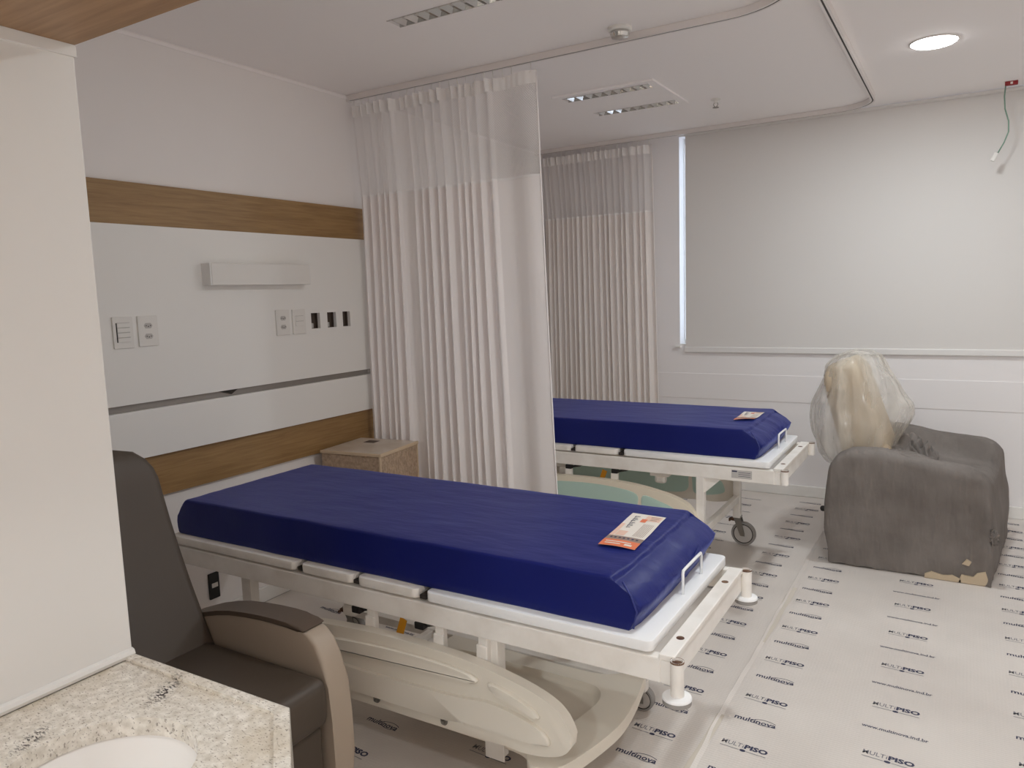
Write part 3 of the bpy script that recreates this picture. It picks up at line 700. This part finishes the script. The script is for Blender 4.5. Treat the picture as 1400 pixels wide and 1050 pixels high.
def bed(loc, dz, label, kind):
    t = thing('hospital_bed', label, 'bed', (loc[0], loc[1], .0014), 0, None)
    hw = .36; zp = .560+dz      # underside of platform
    # platform sections
    for a, b in ((0, .700), (.728, .967), (.990, 1.240), (1.273, 2.012)):
        bm = new(); prism(bm, rrect(a, b, -hw, hw, .022, 4), zp, zp+.030, 'XY', .003, 2); obj('platform_section', bm, m_bedw if b > 2 else m_bed, t, smooth=True, angle=.7)
    for a in (.714, .978, 1.256):
        bm = new(); cyl(bm, (a, -hw+.03, zp+.008), (a, hw-.03, zp+.008), .010, n=10); box(bm, a-.013, a+.013, -hw+.012, -hw+.032, zp-.002, zp+.012, .002)
        obj('hinge', bm, m_slot, t)
    # frame beams
    zb = zp-.008
    bm = new()
    for s in (-1, 1):
        a, b = sorted((s*(hw-.0), s*(hw-.035))); box(bm, .0, 2.035, a, b, zb-.068, zb, .004)
    for xx in (.02, .70, 1.26, 1.7): box(bm, xx, xx+.035, -hw+.035, hw-.035, zb-.06, zb-.02, .002)
    obj('frame', bm, m_bed, t)
    bm = new(); box(bm, 2.030, 2.074, -hw, hw-.03, zb-.004, zb+.012, .003); box(bm, 2.034, 2.070, -hw+.002, hw-.032, zb-.068, zb-.004, .003); obj('foot_bar', bm, m_bed, t)
    for yy in (-.25, .19):
        bm = new(); lathe(bm, [(0, 0), (.011, 0), (.011, .0012), (0, .0012)], (2.052, yy, zb+.0115), 16); obj('bar_hole', bm, m_rust, t)
    # corner tubes with bumper discs
    for s in (-1, 1):
        yy = -hw-.008 if s < 0 else hw-.022
        zt_ = zb+.008; zlo = zb-.088 if kind == 1 else zb-.060
        bm = new(); lathe(bm, [(.0175, zlo), (.0175, zt_), (.0150, zt_), (.0150, zt_-.05), (0, zt_-.05), (0, zlo)], (2.083, yy, 0), 24); o = obj('corner_tube', bm, [m_bed], t, smooth=True, angle=.7)
        bm = new(); lathe(bm, [(0, zt_-.006), (.0152, zt_-.006), (.0175, zt_+.001), (.0180, zt_-.004)], (2.083, yy, 0), 20); obj('rusty_rim', bm, m_rust, o)
        if kind == 1:
            bm = new(); lathe(bm, [(0, zlo+.004), (.036, zlo+.004), (.038, zlo+.001), (.038, zlo-.002), (0, zlo-.002)], (2.083, yy-.003, 0), 28); o2 = obj('bumper_disc', bm, m_bedw, t, smooth=True, angle=.7)
            bm = new(); lathe(bm, [(0, zlo-.002), (.037, zlo-.002), (.037, zlo-.014), (.030, zlo-.018), (0, zlo-.018)], (2.083, yy-.003, 0), 28); obj('rubber_pad', bm, m_rubber, o2, smooth=True, angle=.7)
    # mattress stop hoop
    bm = new(); z1 = zp+.030; xh = 1.984; pts = [(xh, -.022, z1-.005), (xh, -.022, z1+.062), (xh, -.017, z1+.070), (xh, .005, z1+.071), (xh, .11, z1+.071), (xh, .155, z1+.070), (xh, .160, z1+.062), (xh, .160, z1-.005)]
    tube(bm, pts, .0048, 10); obj('mattress_stop', bm, m_bedw, t, smooth=True)
    # legs, base
    if kind == 1:
        xl = 1.465
        bm = new(); box(bm, xl, xl+.05, -hw+.03, -hw+.075, .085, zb-.06, .003); box(bm, xl-.006, xl+.062, -hw+.028, -hw+.034, .085, .16, .002); obj('leg', bm, m_bed, t)
        bm = new(); box(bm, xl-.04, xl+.0, hw-.08, hw-.045, .0, zb-.06, .003); obj('leg', bm, m_bed, t)
        for s in (-1, 1):
            bm = new(); box(bm, .36, .41, s*(hw-.06)-.02, s*(hw-.06)+.02, .03, zb-.06, .003); obj('leg', bm, m_bed, t)
        bm = new(); box(bm, .36, 1.76, hw-.12, hw-.085, .085, .120, .003); box(bm, .80, .83, -hw+.12, hw-.085, .09, .118, .002); box(bm, 1.60, 1.63, -.10, hw-.085, .09, .118, .002); obj('base_frame', bm, m_bed, t)
        caster(None, 1.70, hw-.085, .045, t, 0)
        caster(None, .34, hw-.10, .045, t, 0)
    else:
        for s in (-1, 1):
            yy = s*(hw-.02) if s < 0 else hw
            bm = new(); box(bm, 1.66, 1.70, yy-.020, yy+.020, .165, zb-.06, .003)
            prism(bm, [(1.70, zb-.066), (1.785, zb-.066), (1.70, zb-.145)], yy-.004, yy+.004, 'XZ'); obj('leg', bm, m_bed, t)
            bm = new(); box(bm, .30, .34, yy-.020, yy+.020, .165, zb-.06, .003); obj('leg', bm, m_bed, t)
            caster(None, 1.68, yy+.01, .070, t, 0); caster(None, .32, yy, .070, t, 0)
        for xx in (1.665, .305):
            bm = new(); box(bm, xx, xx+.03, -hw, hw-.02, .26, .30, .003); obj('cross_bar', bm, m_bed, t)
    # rail arms / brackets under the near beam
    za = .415+dz
    for xx in ((1.02, 1.30, 1.46) if kind == 1 else (.935, 1.205)):
        bm = new(); box(bm, xx, xx+.032, -hw+.01, -hw+.03, za-.14, za+.095, .002); box(bm, xx-.004, xx+.036, -hw+.002, -hw+.012, za+.0, za+.045, .004); obj('rail_arm', bm, m_bed, t)
    for xx in ((.97, 1.235) if kind == 1 else (.945, 1.215)):
        bm = new(); box(bm, xx-.01, xx+.025, -hw+.0, -hw+.028, za+.045, za+.068, .003); tube(bm, [(xx+.025, -hw+.02, za+.055), (xx+.06, -hw+.04, za+.06), (xx+.09, -hw+.06, za+.075)], .006); obj('latch', bm, m_black, t)
    bm = new(); box(bm, .84, .94, -hw+.06, -hw+.10, za+.035, za+.075, .004); box(bm, .865, .92, -hw+.05, -hw+.09, za-.005, za+.04, .012)
    obj('motor_housing', bm, m_bed, t); bm = new()
    box(bm, 1.40, 1.50, -hw+.05, -hw+.11, za+.040, za+.075, .004); box(bm, 1.42, 1.48, -hw+.06, -hw+.10, za+.0, za+.045, .014); obj('motor_housing', bm, m_bed, t)
    bm = new(); box(bm, 1.122, 1.150, -hw+.035, -hw+.038, za-.025, za+.05, .001, mtx=Matrix.Translation((1.14, 0, za)) @ Matrix.Rotation(.35, 4, 'Y') @ Matrix.Translation((-1.14, 0, -za))); obj('warning_tag', bm, m_yellow, t)
    bm = new(); tube(bm, [(.75, -.12, zb-.075), (.95, -.10, zb-.10), (1.2, -.06, zb-.085), (1.45, -.10, zb-.10), (1.62, -.14, zb-.08)], .007); obj('cable', bm, m_black, t, smooth=True); bm = new(); tube(bm, [(1.05, -.2, zb-.08), (1.15, -.22, zb-.095), (1.32, -.18, zb-.08)], .006); obj('cable', bm, m_black, t, smooth=True)
    # side rails hanging lowered
    x0 = .575 if kind == 1 else .455
    side_rail(t, -hw+.0, .432+dz, x0, -1, kind == 2, m_rail if kind == 1 else m_railc)
    if kind == 2: side_rail(t, hw+.050, .400+dz, x0+.02, -1, True, m_rail)
    if kind == 2:
        bm = new(); box(bm, 1.835, 1.932, -hw-.0012, -hw+.0005, zb-.052, zb-.012, .0); o = obj('maker_plate', bm, m_hub, t)
        bm = new(); box(bm, 1.838, 1.862, -hw-.0016, -hw-.001, zb-.022, zb-.015); 
        for k in range(3): box(bm, 1.868, 1.925, -hw-.0016, -hw-.001, zb-.024-k*.009, zb-.022-k*.009)
        obj('plate_print', bm, m_blue_ink, o)
    return t, zp+.030
B1 = (.30, 2.11); B2 = (.205, 3.92)
b1, z1 = bed(B1, 0, 'white hospital bed nearest the camera, frame with beige side rail lowered', 1)
b2, z2 = bed(B2, .082, 'white wheeled hospital bed farther away, behind the long curtain, with teal rail inset', 2)

def mattress(loc, z, label):
    """blue vinyl mattress: rounded block whose foot end is soft and bulging"""
    Lx, hw, h = 1.935, .350, .142
    bm = new(); nx, na = 120, 44
    rings = []
    def endx(zz, k):
        q = min(1, max(0, zz/h))
        return (.036*math.sin(PI*min(1, q**1.25))-.052*q**5-.008) if k else (.020*math.sin(PI*q)-.030*q**2)
    def wp(x, yy, zz):
        f = max(0, 1-(Lx-x)/.10); g_ = max(0, 1-x/.06); ay = abs(yy)/hw
        xo = endx(zz, 1)*f**1.5-endx(zz, 0)*g_**1.5-.012*ay**6*f
        zo = (-.012*f**3-.006*ay**4*f**2-.010*g_**3) if zz > h*.6 else 0
        wr = 1+2.2*max(0, 1-(Lx-x)/.30)
        nz_ = (.0028*noise.noise(Vector((x*2.0, yy*5, 1)))+.0013*noise.noise(Vector((x*7+yy*6, yy*20, 4)))*wr) if zz > h*.5 else 0
        nf = .004*noise.noise(Vector((yy*16, zz*20, 9)))*f
        return Vector((x+xo+nf, yy+(.004*noise.noise(Vector((x*6, zz*9, 7+yy))) if ay > .9 else 0), zz+zo+nz_))
    tr, br, wt = .009, .010, hw-.010
    def seg(p, q, n): return [(p[0]+(q[0]-p[0])*k/n, p[1]+(q[1]-p[1])*k/n) for k in range(n)]
    out = seg((-hw+br, 0), (hw-br, 0), 14)+arc(hw-br, br, br, -PI/2, 0, 3)+seg((hw, br), (wt, h-tr), 6)[1:]+arc(wt-tr, h-tr, tr, 0, PI/2, 4)
    out += seg((wt-tr, h), (-wt+tr, h), 26)[1:]+arc(-wt+tr, h-tr, tr, PI/2, PI, 4)+seg((-wt, h-tr), (-hw, br), 6)[1:]+arc(-hw+br, br, br, PI, 1.5*PI, 3)[:-1]
    cm = sum(p[1] for p in out)/len(out)
    def capring(x, k, first):
        rad = .018 if not first else .012
        return [bm.verts.new(wp(x, p[0]*k if abs(p[0]) < hw else p[0]*k, (h*.5)+(p[1]-h*.5)*k)) for p in out]
    xs = [Lx*i/nx for i in range(nx+1)]
    rings.append(capring(0, .20, True)); rings.append(capring(0, .7, True)); rings.append(capring(0, .95, True))
    for x in xs: rings.append([bm.verts.new(wp(x, p[0], p[1])) for p in out])
    for k in (.97, .93, .85, .7, .5, .25): rings.append(capring(Lx+.0005, k, False))
    for A, B in zip(rings, rings[1:]):
        n = len(A)
        for k in range(n): bm.faces.new((A[k], A[(k+1) % n], B[(k+1) % n], B[k]))
    bm.faces.new(rings[0][::-1]); bm.faces.new(rings[-1])
    t = thing('mattress', label, 'mattress', (loc[0]+.02, loc[1]+.022, z))
    obj('cover', bm, m_vinyl, t, smooth=True, angle=1.3)
    bm = new(); tube(bm, [(Lx-.040, -hw+.012, .132), (Lx-.014, -hw+.006, .100), (Lx+.004, -hw+.002, .060), (Lx-.006, -hw+.001, .012)], .003, 6)
    obj('corner_piping', bm, m_seam, t, smooth=True); bm = new(); tube(bm, [(Lx+.012, -hw+.03, .052), (Lx+.017, -.1, .048), (Lx+.017, .1, .048), (Lx+.010, hw-.03, .052)], .0015, 6)
    obj('piping', bm, m_seam, t, smooth=True)
    bm = new(); lathe(bm, [(0, 0), (.003, 0), (.003, .002), (0, .002)], (Lx+.012, -hw+.03, .072), 10, axis='X'); obj('zip_pull', bm, m_steel, t)
    return t
mattress(B1, z1, 'blue vinyl mattress on the bed nearest the camera')
mattress(B2, z2, 'blue vinyl mattress on the far wheeled bed')

# maker's cards on the mattresses
def card(P, z, label, curl=0):
    """P: four corners far-left, far-right, near-right, near-left (xy)"""
    t = thing('care_card', label, 'card', (P[0][0], P[0][1], z))
    o = Vector((P[0][0], P[0][1], 0)); Pv = [Vector((p[0], p[1], 0))-o for p in P]
    def pt(u, v, h=0):
        a = Pv[0].lerp(Pv[1], u); b = Pv[3].lerp(Pv[2], u); p = a.lerp(b, v)
        zz = .0015+.003*math.sin(u*PI)*(v**2)+curl*max(0, v-.75)**2*8*u + .001*math.sin(v*9)
        return Vector((p.x, p.y, zz+h))
    def patch(bm, u0, u1, v0, v1, h, mi=0, nu=10, nv=14):
        g = [[bm.verts.new(pt(u0+(u1-u0)*i/nu, v0+(v1-v0)*j/nv, h)) for i in range(nu+1)] for j in range(nv+1)]
        for j in range(nv):
            for i in range(nu): bm.faces.new((g[j][i], g[j][i+1], g[j+1][i+1], g[j+1][i])).material_index = mi
    bm = new(); patch(bm, 0, 1, 0, 1, 0, 0); obj('card_sheet', bm, m_paper, t, smooth=True)
    bm = new()
    patch(bm, 0, 1, .83, 1, .0006, 0, 10, 4); patch(bm, 0, 1, .72, .83, .0006, 2, 10, 3)
    patch(bm, .0, .12, .35, .72, .0006, 1, 2, 6); patch(bm, .50, .95, .04, .20, .0006, 1, 6, 3); patch(bm, .14, .4, .55, .70, .0006, 1, 4, 4)
    patch(bm, .44, .60, .16, .26, .0009, 0, 3, 2)
    for k in range(7): patch(bm, .1+k*.12, .16+k*.12, .755, .79, .001, 4, 1, 1)
    for k in range(7): patch(bm, .62+k*.045, .632+k*.045, .30, .68, .001, 2, 1, 6)
    patch(bm, .62, .90, .06, .075, .001, 2, 3, 1); patch(bm, .66, .90, .11, .125, .001, 2, 3, 1); patch(bm, .66, .86, .155, .17, .001, 2, 3, 1)
    patch(bm, .10, .8, .88, .90, .0012, 3, 4, 1); patch(bm, .12, .55, .93, .95, .0012, 3, 4, 1); patch(bm, .66, .86, .92, .96, .0012, 3, 2, 1)
    # dark blue swash lettering running along the card
    for k, (uu, v0, dv) in enumerate([(.16, .10, .05), (.17, .16, .03), (.17, .20, .03), (.17, .24, .05), (.18, .30, .03), (.19, .34, .03), (.19, .38, .04), (.20, .43, .03)]):
        patch(bm, uu+.02, uu+.05, v0, v0+dv*.8, .001, 4, 1, 2); patch(bm, uu+.05, uu+.13 if k % 2 else uu+.17, v0, v0+.012, .001, 4, 3, 1)
    obj('printed_text', bm, [m_orange, m_peach, m_brownp, m_paper, m_blue_ink], t, smooth=True)
    return t
card([(2.020, 2.355), (2.141, 2.350), (2.165, 2.005), (2.046, 2.008)], z1+.1435, 'orange and white printed card on the nearest blue mattress')
card([(1.962, 4.125), (2.068, 4.130), (2.070, 3.870), (1.975, 3.84)], z2+.1435, 'orange and white printed card on the far blue mattress, corner curled', curl=.012)

# moulded bed end board lying under the near bed
bb = thing('bed_end_board', 'beige moulded bed end board lying flat under the nearest bed', 'bed board', (1.30, 2.05, .118))
def cr(P, k_=5):
    P = [Vector(p) for p in P]; n = len(P); out = []
    for i in range(n):
        a, b, c, d = P[i-1], P[i], P[(i+1) % n], P[(i+2) % n]
        for k in range(k_):
            s = k/k_; out.append(tuple(.5*((2*b)+(c-a)*s+(2*a-5*b+4*c-d)*s*s+(3*b-a-3*c+d)*s**3)))
    return out
O = (1.30, 2.05)
outl = [(1.32, 1.80), (1.60, 1.80), (1.82, 1.80), (1.90, 1.785), (1.93, 1.74), (1.96, 1.715), (2.02, 1.725), (2.06, 1.80), (2.095, 1.95), (2.105, 2.05), (2.095, 2.17), (2.078, 2.27), (2.062, 2.35), (2.045, 2.365), (2.01, 2.335), (1.96, 2.295), (1.91, 2.275), (1.80, 2.27), (1.60, 2.275), (1.32, 2.285), (1.28, 2.25), (1.28, 1.85)]
outl = cr([(a-O[0], b-O[1]) for a, b in outl], 4)
inn = [(1.40, 1.87), (1.60, 1.87), (1.85, 1.875), (1.93, 1.89), (1.965, 1.95), (1.985, 2.05), (1.988, 2.12), (1.965, 2.175), (1.92, 2.195), (1.80, 2.20), (1.60, 2.20), (1.40, 2.20), (1.37, 2.15), (1.37, 1.92)]
inn = cr([(a-O[0], b-O[1]) for a, b in inn], 4)
bm = new(); holed(bm, outl, [inn], 0, .042); 
obj('rim', bm, m_board, bb)
bm = new(); n = len(inn); cx_, cy_ = sum(p[0] for p in inn)/n, sum(p[1] for p in inn)/n
R_ = [[bm.verts.new((cx_+(p[0]-cx_)*k, cy_+(p[1]-cy_)*k, z)) for p in inn] for k, z in ((1.0, .042), (.975, .030), (.94, .018), (.90, .014), (.5, .014))]
for A, B in zip(R_, R_[1:]):
    for i in range(n): bm.faces.new((A[i], A[(i+1) % n], B[(i+1) % n], B[i]))
bm.faces.new(R_[-1]); obj('recessed_panel', bm, m_board, bb, smooth=True)

# ---------------------------------------------------------------- wrapped bedside box
bx = thing('bedside_cabinet', 'bubble wrapped box shaped bedside cabinet between bed and curtain', 'cabinet', (.068, 2.812, .001), .115)
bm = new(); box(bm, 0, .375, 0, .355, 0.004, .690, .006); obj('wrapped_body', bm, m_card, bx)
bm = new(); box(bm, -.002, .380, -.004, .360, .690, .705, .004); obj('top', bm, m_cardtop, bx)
for q in ((.368, .379, -.005, .004, .004, .700), (-.002, .381, -.006, -.001, .690, .706), (.374, .383, -.004, .361, .688, .706), (.368, .379, .352, .361, .004, .700)):
    bm = new(); box(bm, *q, .002); obj('edge_tape', bm, m_ctape, bx)
bm = new(); box(bm, .10, .17, .24, .30, .7052, .7062, 0, mtx=None); obj('tape_patch', bm, m_boxin, bx)

# ---------------------------------------------------------------- taupe recliner
rc = thing('recliner_armchair', 'taupe brown recliner armchair beside the nearest bed, behind the vanity', 'armchair', (0, 0, 0))
def slab_path(bm, pts, hw0, hw1, n=10, r=.03):
    pass
# backrest: side profile in XZ extruded along Y with rounded top corners
def back_mesh(y0, y1):
    bm = new(); ny, ns = 16, 22; rings = []
    # centreline from seat to top
    for j in range(ns+1):
        s = j/ns
        x = 1.00-.275*s-.025*math.sin(PI*s); z = .36+.69*s
        # corner rounding: narrow the width near the top
        k = max(0, (s-.80)/.20); inset = .15*(1-math.sqrt(max(0, 1-k*k)))
        th = .065*(1-.35*k**3)
        out = rrect(-th, th, y0+inset, y1-inset*1.0, .03, 4)
        tilt = math.atan2(.335, .665)
        rings.append([bm.verts.new((x+p[0]*math.cos(tilt)-.05, p[1], z+p[0]*math.sin(tilt))) for p in out])
    for A, B in zip(rings, rings[1:]):
        for k in range(len(A)): bm.faces.new((A[k], A[(k+1) % len(A)], B[(k+1) % len(A)], B[k]))
    bm.faces.new(rings[0]); bm.faces.new(rings[-1][::-1]); return bm
obj('backrest', back_mesh(.84, 1.435), m_uphol, rc, smooth=True, angle=.9)
bm = new(); box(bm, .93, 1.478, .87, 1.425, .30, .445, .032, 4); obj('seat', bm, m_uphol, rc, smooth=True, angle=.9)
bm = new(); box(bm, 1.36, 1.455, .88, 1.415, .06, .305, .02, 3); obj('footrest', bm, m_uphol, rc, smooth=True, angle=.9)
bm = new(); box(bm, .80, 1.42, .90, 1.39, .08, .30, .01, 2); obj('base', bm, m_armp, rc)
for ya, yb in ((1.43, 1.51), (.775, .86)):
    top_ = [(.83, .488), (.88, .506), (.93, .524), (1.00, .543), (1.06, .555), (1.13, .563), (1.20, .568), (1.26, .570), (1.31, .569), (1.36, .565)]
    prof = [(.82, .06)]+[(x, z-.014) for x, z in top_]+[(1.395, .548), (1.425, .522), (1.450, .475), (1.466, .40), (1.474, .30), (1.476, .18), (1.472, .06)]
    bm = new(); prism(bm, prof, ya, yb, 'XZ', .012, 3); a_ = obj('armrest', bm, m_armp, rc, smooth=True, angle=.7)
    bm = new(); prism(bm, top_+[(1.385, .556)]+[(1.378, .551)]+[(x, z-.015) for x, z in top_[::-1]], ya-.003, yb+.002, 'XZ', .006, 3); obj('arm_pad', bm, m_pad, a_, smooth=True, angle=.7)

# ---------------------------------------------------------------- covered armchair by the window
ca = thing('covered_armchair', 'tan armchair wrapped in dust cover and clear bag by the window', 'armchair', (2.41, 4.20, 0))
bm = new(); box(bm, .03, .690, .03, .84, .01, .44, .03, 3); obj('base', bm, m_tan, ca)
bm = new()
def tilted(prof_fn, y0, y1, ns, bm):
    rings = []
    for j in range(ns+1):
        s = j/ns; x, z, th = prof_fn(s); k = max(0, (s-.80)/.20); inset = .10*(1-math.sqrt(max(0, 1-k*k)))
        out = rrect(-th, th, y0+inset, y1-inset, min(.04, th*.8), 4)
        rings.append([bm.verts.new((x+p[0], p[1], z+p[0]*.42)) for p in out])
    for A, B in zip(rings, rings[1:]):
        for k in range(len(A)): bm.faces.new((A[k], A[(k+1) % len(A)], B[(k+1) % len(A)], B[k]))
    bm.faces.new(rings[0]); bm.faces.new(rings[-1][::-1])
tilted(lambda s: (.185-.205*s, .40+.66*s, .115-.020*s-.03*max(0, (s-.85)/.15)**2), .20, .66, 24, bm)
obj('backrest', bm, m_tan, ca, smooth=True, angle=.9)
# dust cover: subdivided box shaped by height field
def cover_mesh():
    bm = new(); NX, NY, NZ = 44, 50, 26
    X0, X1, YY0, YY1 = -.02, .70, -.005, .86
    def foot(u, v):   # rounded rectangle footprint
        return u, v
    def lerp_(tab, t_):
        for a, b in zip(tab, tab[1:]):
            if t_ <= b[0]: return a[1]+(b[1]-a[1])*max(0, (t_-a[0])/(b[0]-a[0]))
        return tab[-1][1]
    def sm(t_): t_ = min(1, max(0, t_)); return t_*t_*(3-2*t_)
    NEAR = [(0, .545), (.04, .590), (.14, .628), (.30, .634), (.62, .595), (.88, .568), (.95, .545), (1.0, .505)]
    FAR = [(0, .60), (.05, .655), (.25, .668), (.62, .615), (.88, .598), (.95, .575), (1.0, .53)]
    def top(x, y):
        u = (x-X0)/(X1-X0)
        near = 1-sm((y-.12)/.10); far = sm((y-.60)/.12)
        seat = .525-.02*u-.05*max(0, (u-.93)/.07)**2-.03*max(0, 1-u/.05)
        z = seat+(lerp_(NEAR, u)-seat)*near+(lerp_(FAR, u)-seat)*far
        z -= .018*max(0, 1-(y-YY0)/.02)**2+.03*max(0, 1-(YY1-y)/.04)**2
        z += .004*noise.noise(Vector((x*8, y*8, 2)))+.003*noise.noise(Vector((x*19, y*9, 3)))
        return z
    P = {}
    def perim():
        out = []
        out += [(X0+(X1-X0)*i/NX, YY0, 'n') for i in range(NX)]
        out += [(X1, YY0+(YY1-YY0)*i/NY, 'e') for i in range(NY)]
        out += [(X1-(X1-X0)*i/NX, YY1, 's') for i in range(NX)]
        out += [(X0, YY1-(YY1-YY0)*i/NY, 'w') for i in range(NY)]
        return out
    g = {}
    for i in range(NX+1):
        for j in range(NY+1):
            x = X0+(X1-X0)*i/NX; y = YY0+(YY1-YY0)*j/NY
            g[i, j] = bm.verts.new((x, y, top(x, y)))
    for i in range(NX):
        for j in range(NY): bm.faces.new((g[i, j], g[i+1, j], g[i+1, j+1], g[i, j+1]))
    idx = [(i, 0) for i in range(NX)]+[(NX, j) for j in range(NY)]+[(NX-i, NY) for i in range(NX)]+[(0, NY-j) for j in range(NY)]
    prev = [g[k] for k in idx]; base = [v.co.copy() for v in prev]
    knot = Vector((.715, .0, .25))
    for k in range(1, NZ+1):
        ring = []
        for b in base:
            s = k/NZ; z = b.z*(1-s)+.006*s + (.012*abs(noise.noise(Vector((b.x*9, b.y*9, 0)))) if k == NZ else 0)
            cx2, cy2 = (X0+X1)/2, (YY0+YY1)/2
            d = Vector((b.x-cx2, b.y-cy2, 0)); bl = .004*math.sin(PI*s)
            if b.x > X1-.01: bl += .028*sm(s*1.5)
            if b.x < X0+.01: bl += .020*math.sin(PI*min(1, s*1.1))
            p = Vector((b.x, b.y, z)); dn = Vector((1 if b.x > X1-.002 else (-1 if b.x < X0+.002 else 0), 1 if b.y > YY1-.002 else (-1 if b.y < YY0+.002 else 0), 0))
            p += dn*(bl+.005*noise.noise(Vector((p.x*6, p.y*6, p.z*5)))+.003*noise.noise(Vector((p.x*25+p.z*12, p.y*25, p.z*14)))+.006*noise.noise(Vector((p.x*7+p.z*9, p.y*7, 4))))
            q = p-knot; dd = q.length
            if dd < .26:   # radial gathers round the knot
                a = math.atan2(q.z, q.x+q.y*.5); p += dn*.010*math.sin(a*17+1.3*math.sin(dd*40))*math.exp(-dd*9)-dn*.02*math.exp(-dd*22)
            ring.append(bm.verts.new(p))
        n = len(ring)
        for i in range(n): bm.faces.new((prev[i], prev[(i+1) % n], ring[(i+1) % n], ring[i]))
        prev = ring
    for v in bm.verts: v.co.x += .09*max(0, v.co.y)/.85*max(0, (v.co.x-X0)/(X1-X0))
    return bm
dc = thing('dust_cover', 'grey non-woven dust cover over the armchair by the window', 'cover', (2.41, 4.20, 0))
bm = cover_mesh()
sm = bm
for _ in range(2): bmesh.ops.smooth_vert(bm, verts=[v for v in bm.verts if v.co.z > .06], factor=.5, use_axis_x=True, use_axis_y=True, use_axis_z=True)
obj('cover_cloth', bm, m_cover, dc, smooth=True)
def crumple(name, c, r, seed, sq, parent, m, amp=.45):
    bm = new(); bmesh.ops.create_icosphere(bm, subdivisions=5, radius=1)
    for v in bm.verts:
        n_ = v.co.normalized(); f = 1+amp*abs(noise.noise(n_*2.3+Vector((seed, 0, 0))))*1.3+amp*.7*abs(noise.noise(n_*5.1+Vector((0, seed, 0))))-amp*.4
        v.co = Vector((c[0]+n_.x*r*sq[0]*f, c[1]+n_.y*r*sq[1]*f, c[2]+n_.z*r*sq[2]*f))
    return obj(name, bm, m, parent, smooth=True)
def folds(x0, x1, y0, y1, zf, amp, seed, fr):
    bm = new(); nx_, ny_ = 46, 60; g = []
    for j in range(ny_+1):
        v = j/ny_; row = []
        for i in range(nx_+1):
            u = i/nx_; e = min(1, 6*u*(1-u))*min(1, 6*v*(1-v))
            ph = fr*(u*1.2+v*.8)+2.2*noise.noise(Vector((u*2.2, v*2.2, seed)))
            f = 1-abs((ph % 1)*2-1); f2 = abs(noise.noise(Vector((u*6, v*5, seed+4))))
            row.append(bm.verts.new((x0+(x1-x0)*u+.012*noise.noise(Vector((u*5, v*5, seed+8))), y0+(y1-y0)*v, zf(u, v)+amp*e*(f**1.4+.9*f2)-.012*(1-e))))
        g.append(row)
    for j in range(ny_):
        for i in range(nx_): bm.faces.new((g[j][i], g[j][i+1], g[j+1][i+1], g[j+1][i]))
    return obj('bunched_cloth', bm, m_cover, dc, smooth=True)
folds(.25, .47, .17, .66, lambda u, v: .535+.075*(1-u)*min(1, v*2.5), .045, 3, 3.4)
folds(.12, .46, .015, .19, lambda u, v: .624-.035*u-.004*v, .016, 11, 2.6)
crumple('knot', (.728, .0, .245), .022, 5, (1.0, .9, 1.5), dc, m_cover, .6)
# torn hem showing the tan base
for pts in ([(.44, .004), (.60, .004), (.60, .020), (.56, .036), (.52, .026), (.47, .040), (.44, .024)], [(.585, .004), (.70, .004), (.715, .03), (.70, .075), (.665, .062), (.65, .040), (.60, .046)], [(.60, .100), (.63, .094), (.64, .115), (.62, .128)]):
    bm = new(); prism(bm, pts, -.020, -.006, 'XZ', .002); obj('torn_patch', bm, m_tan, dc)
bm = new(); lathe(bm, [(0, -.016), (.012, -.012), (.016, 0), (.012, .012), (0, .016)], (-.055, .05, .285), 16); cyl(bm, (-.045, .05, .285), (.0, .05, .285), .006, n=8); obj('lever_knob', bm, m_black, ca, smooth=True)

# clear plastic bag over the backrest
bg = thing('plastic_bag', 'clear crinkled plastic bag pulled over the tan armchair backrest', 'bag', (2.41, 4.20, 0))
bm = new(); nr, na = 46, 72; rings = []
ctrl = [(.47, .07, .10, .20), (.50, .06, .14, .25), (.56, .065, .185, .28), (.65, .060, .215, .29), (.73, .068, .230, .29), (.82, .075, .238, .28), (.92, .070, .190, .27), (1.04, .050, .135, .25), (1.09, .060, .10, .22), (1.118, .065, .055, .14), (1.126, .065, .012, .05)]
def ci(z_):
    for a, b in zip(ctrl, ctrl[1:]):
        if a[0] <= z_ <= b[0]:
            s = (z_-a[0])/(b[0]-a[0]); s = s*s*(3-2*s)*.3+s*.7; return [a[k]+(b[k]-a[k])*s for k in (1, 2, 3)]
    return ctrl[-1][1:]
for j in range(nr+1):
    s = j/nr; z = .47+(1.126-.47)*(1-(1-s)**1.5); cx2, rx, ry = ci(z)
    ring = []
    for i in range(na):
        a = 2*PI*i/na; c_, s_ = math.cos(a), math.sin(a)
        rr = 1/((abs(c_)**2.4+abs(s_)**2.4)**(1/2.4))
        x = cx2+rx*c_*rr; y = .43+ry*s_*rr
        cr_ = .014*noise.noise(Vector((a*3.2, z*2.2, 3)))+.010*abs(noise.noise(Vector((math.cos(a)*5, math.sin(a)*5, z*5))))+.006*noise.noise(Vector((c_*11, s_*11, z*9)))
        cr_ += .011*abs(math.sin(a*5.5+3*noise.noise(Vector((c_, s_, z*2)))+z*3))+.006*math.sin(a*13+5*noise.noise(Vector((c_*1.5, s_*1.5, z*3))))
        cr_ *= min(1, (1-s)*5+.2)
        # loose skirt that swings out to the right side
        sk = max(0, 1-abs(z-.76)/.10)*max(0, c_)**3*.03
        ring.append(bm.verts.new((x+cr_*c_+sk, y+cr_*s_, z+.010*noise.noise(Vector((c_*3, s_*3, 9+j*.02)))*(j < 3))))
    rings.append(ring)
for A, B in zip(rings, rings[1:]):
    for k in range(na): bm.faces.new((A[k], A[(k+1) % na], B[(k+1) % na], B[k]))
bm.faces.new(rings[-1])
obj('bag_film', bm, m_bag, bg, smooth=True)
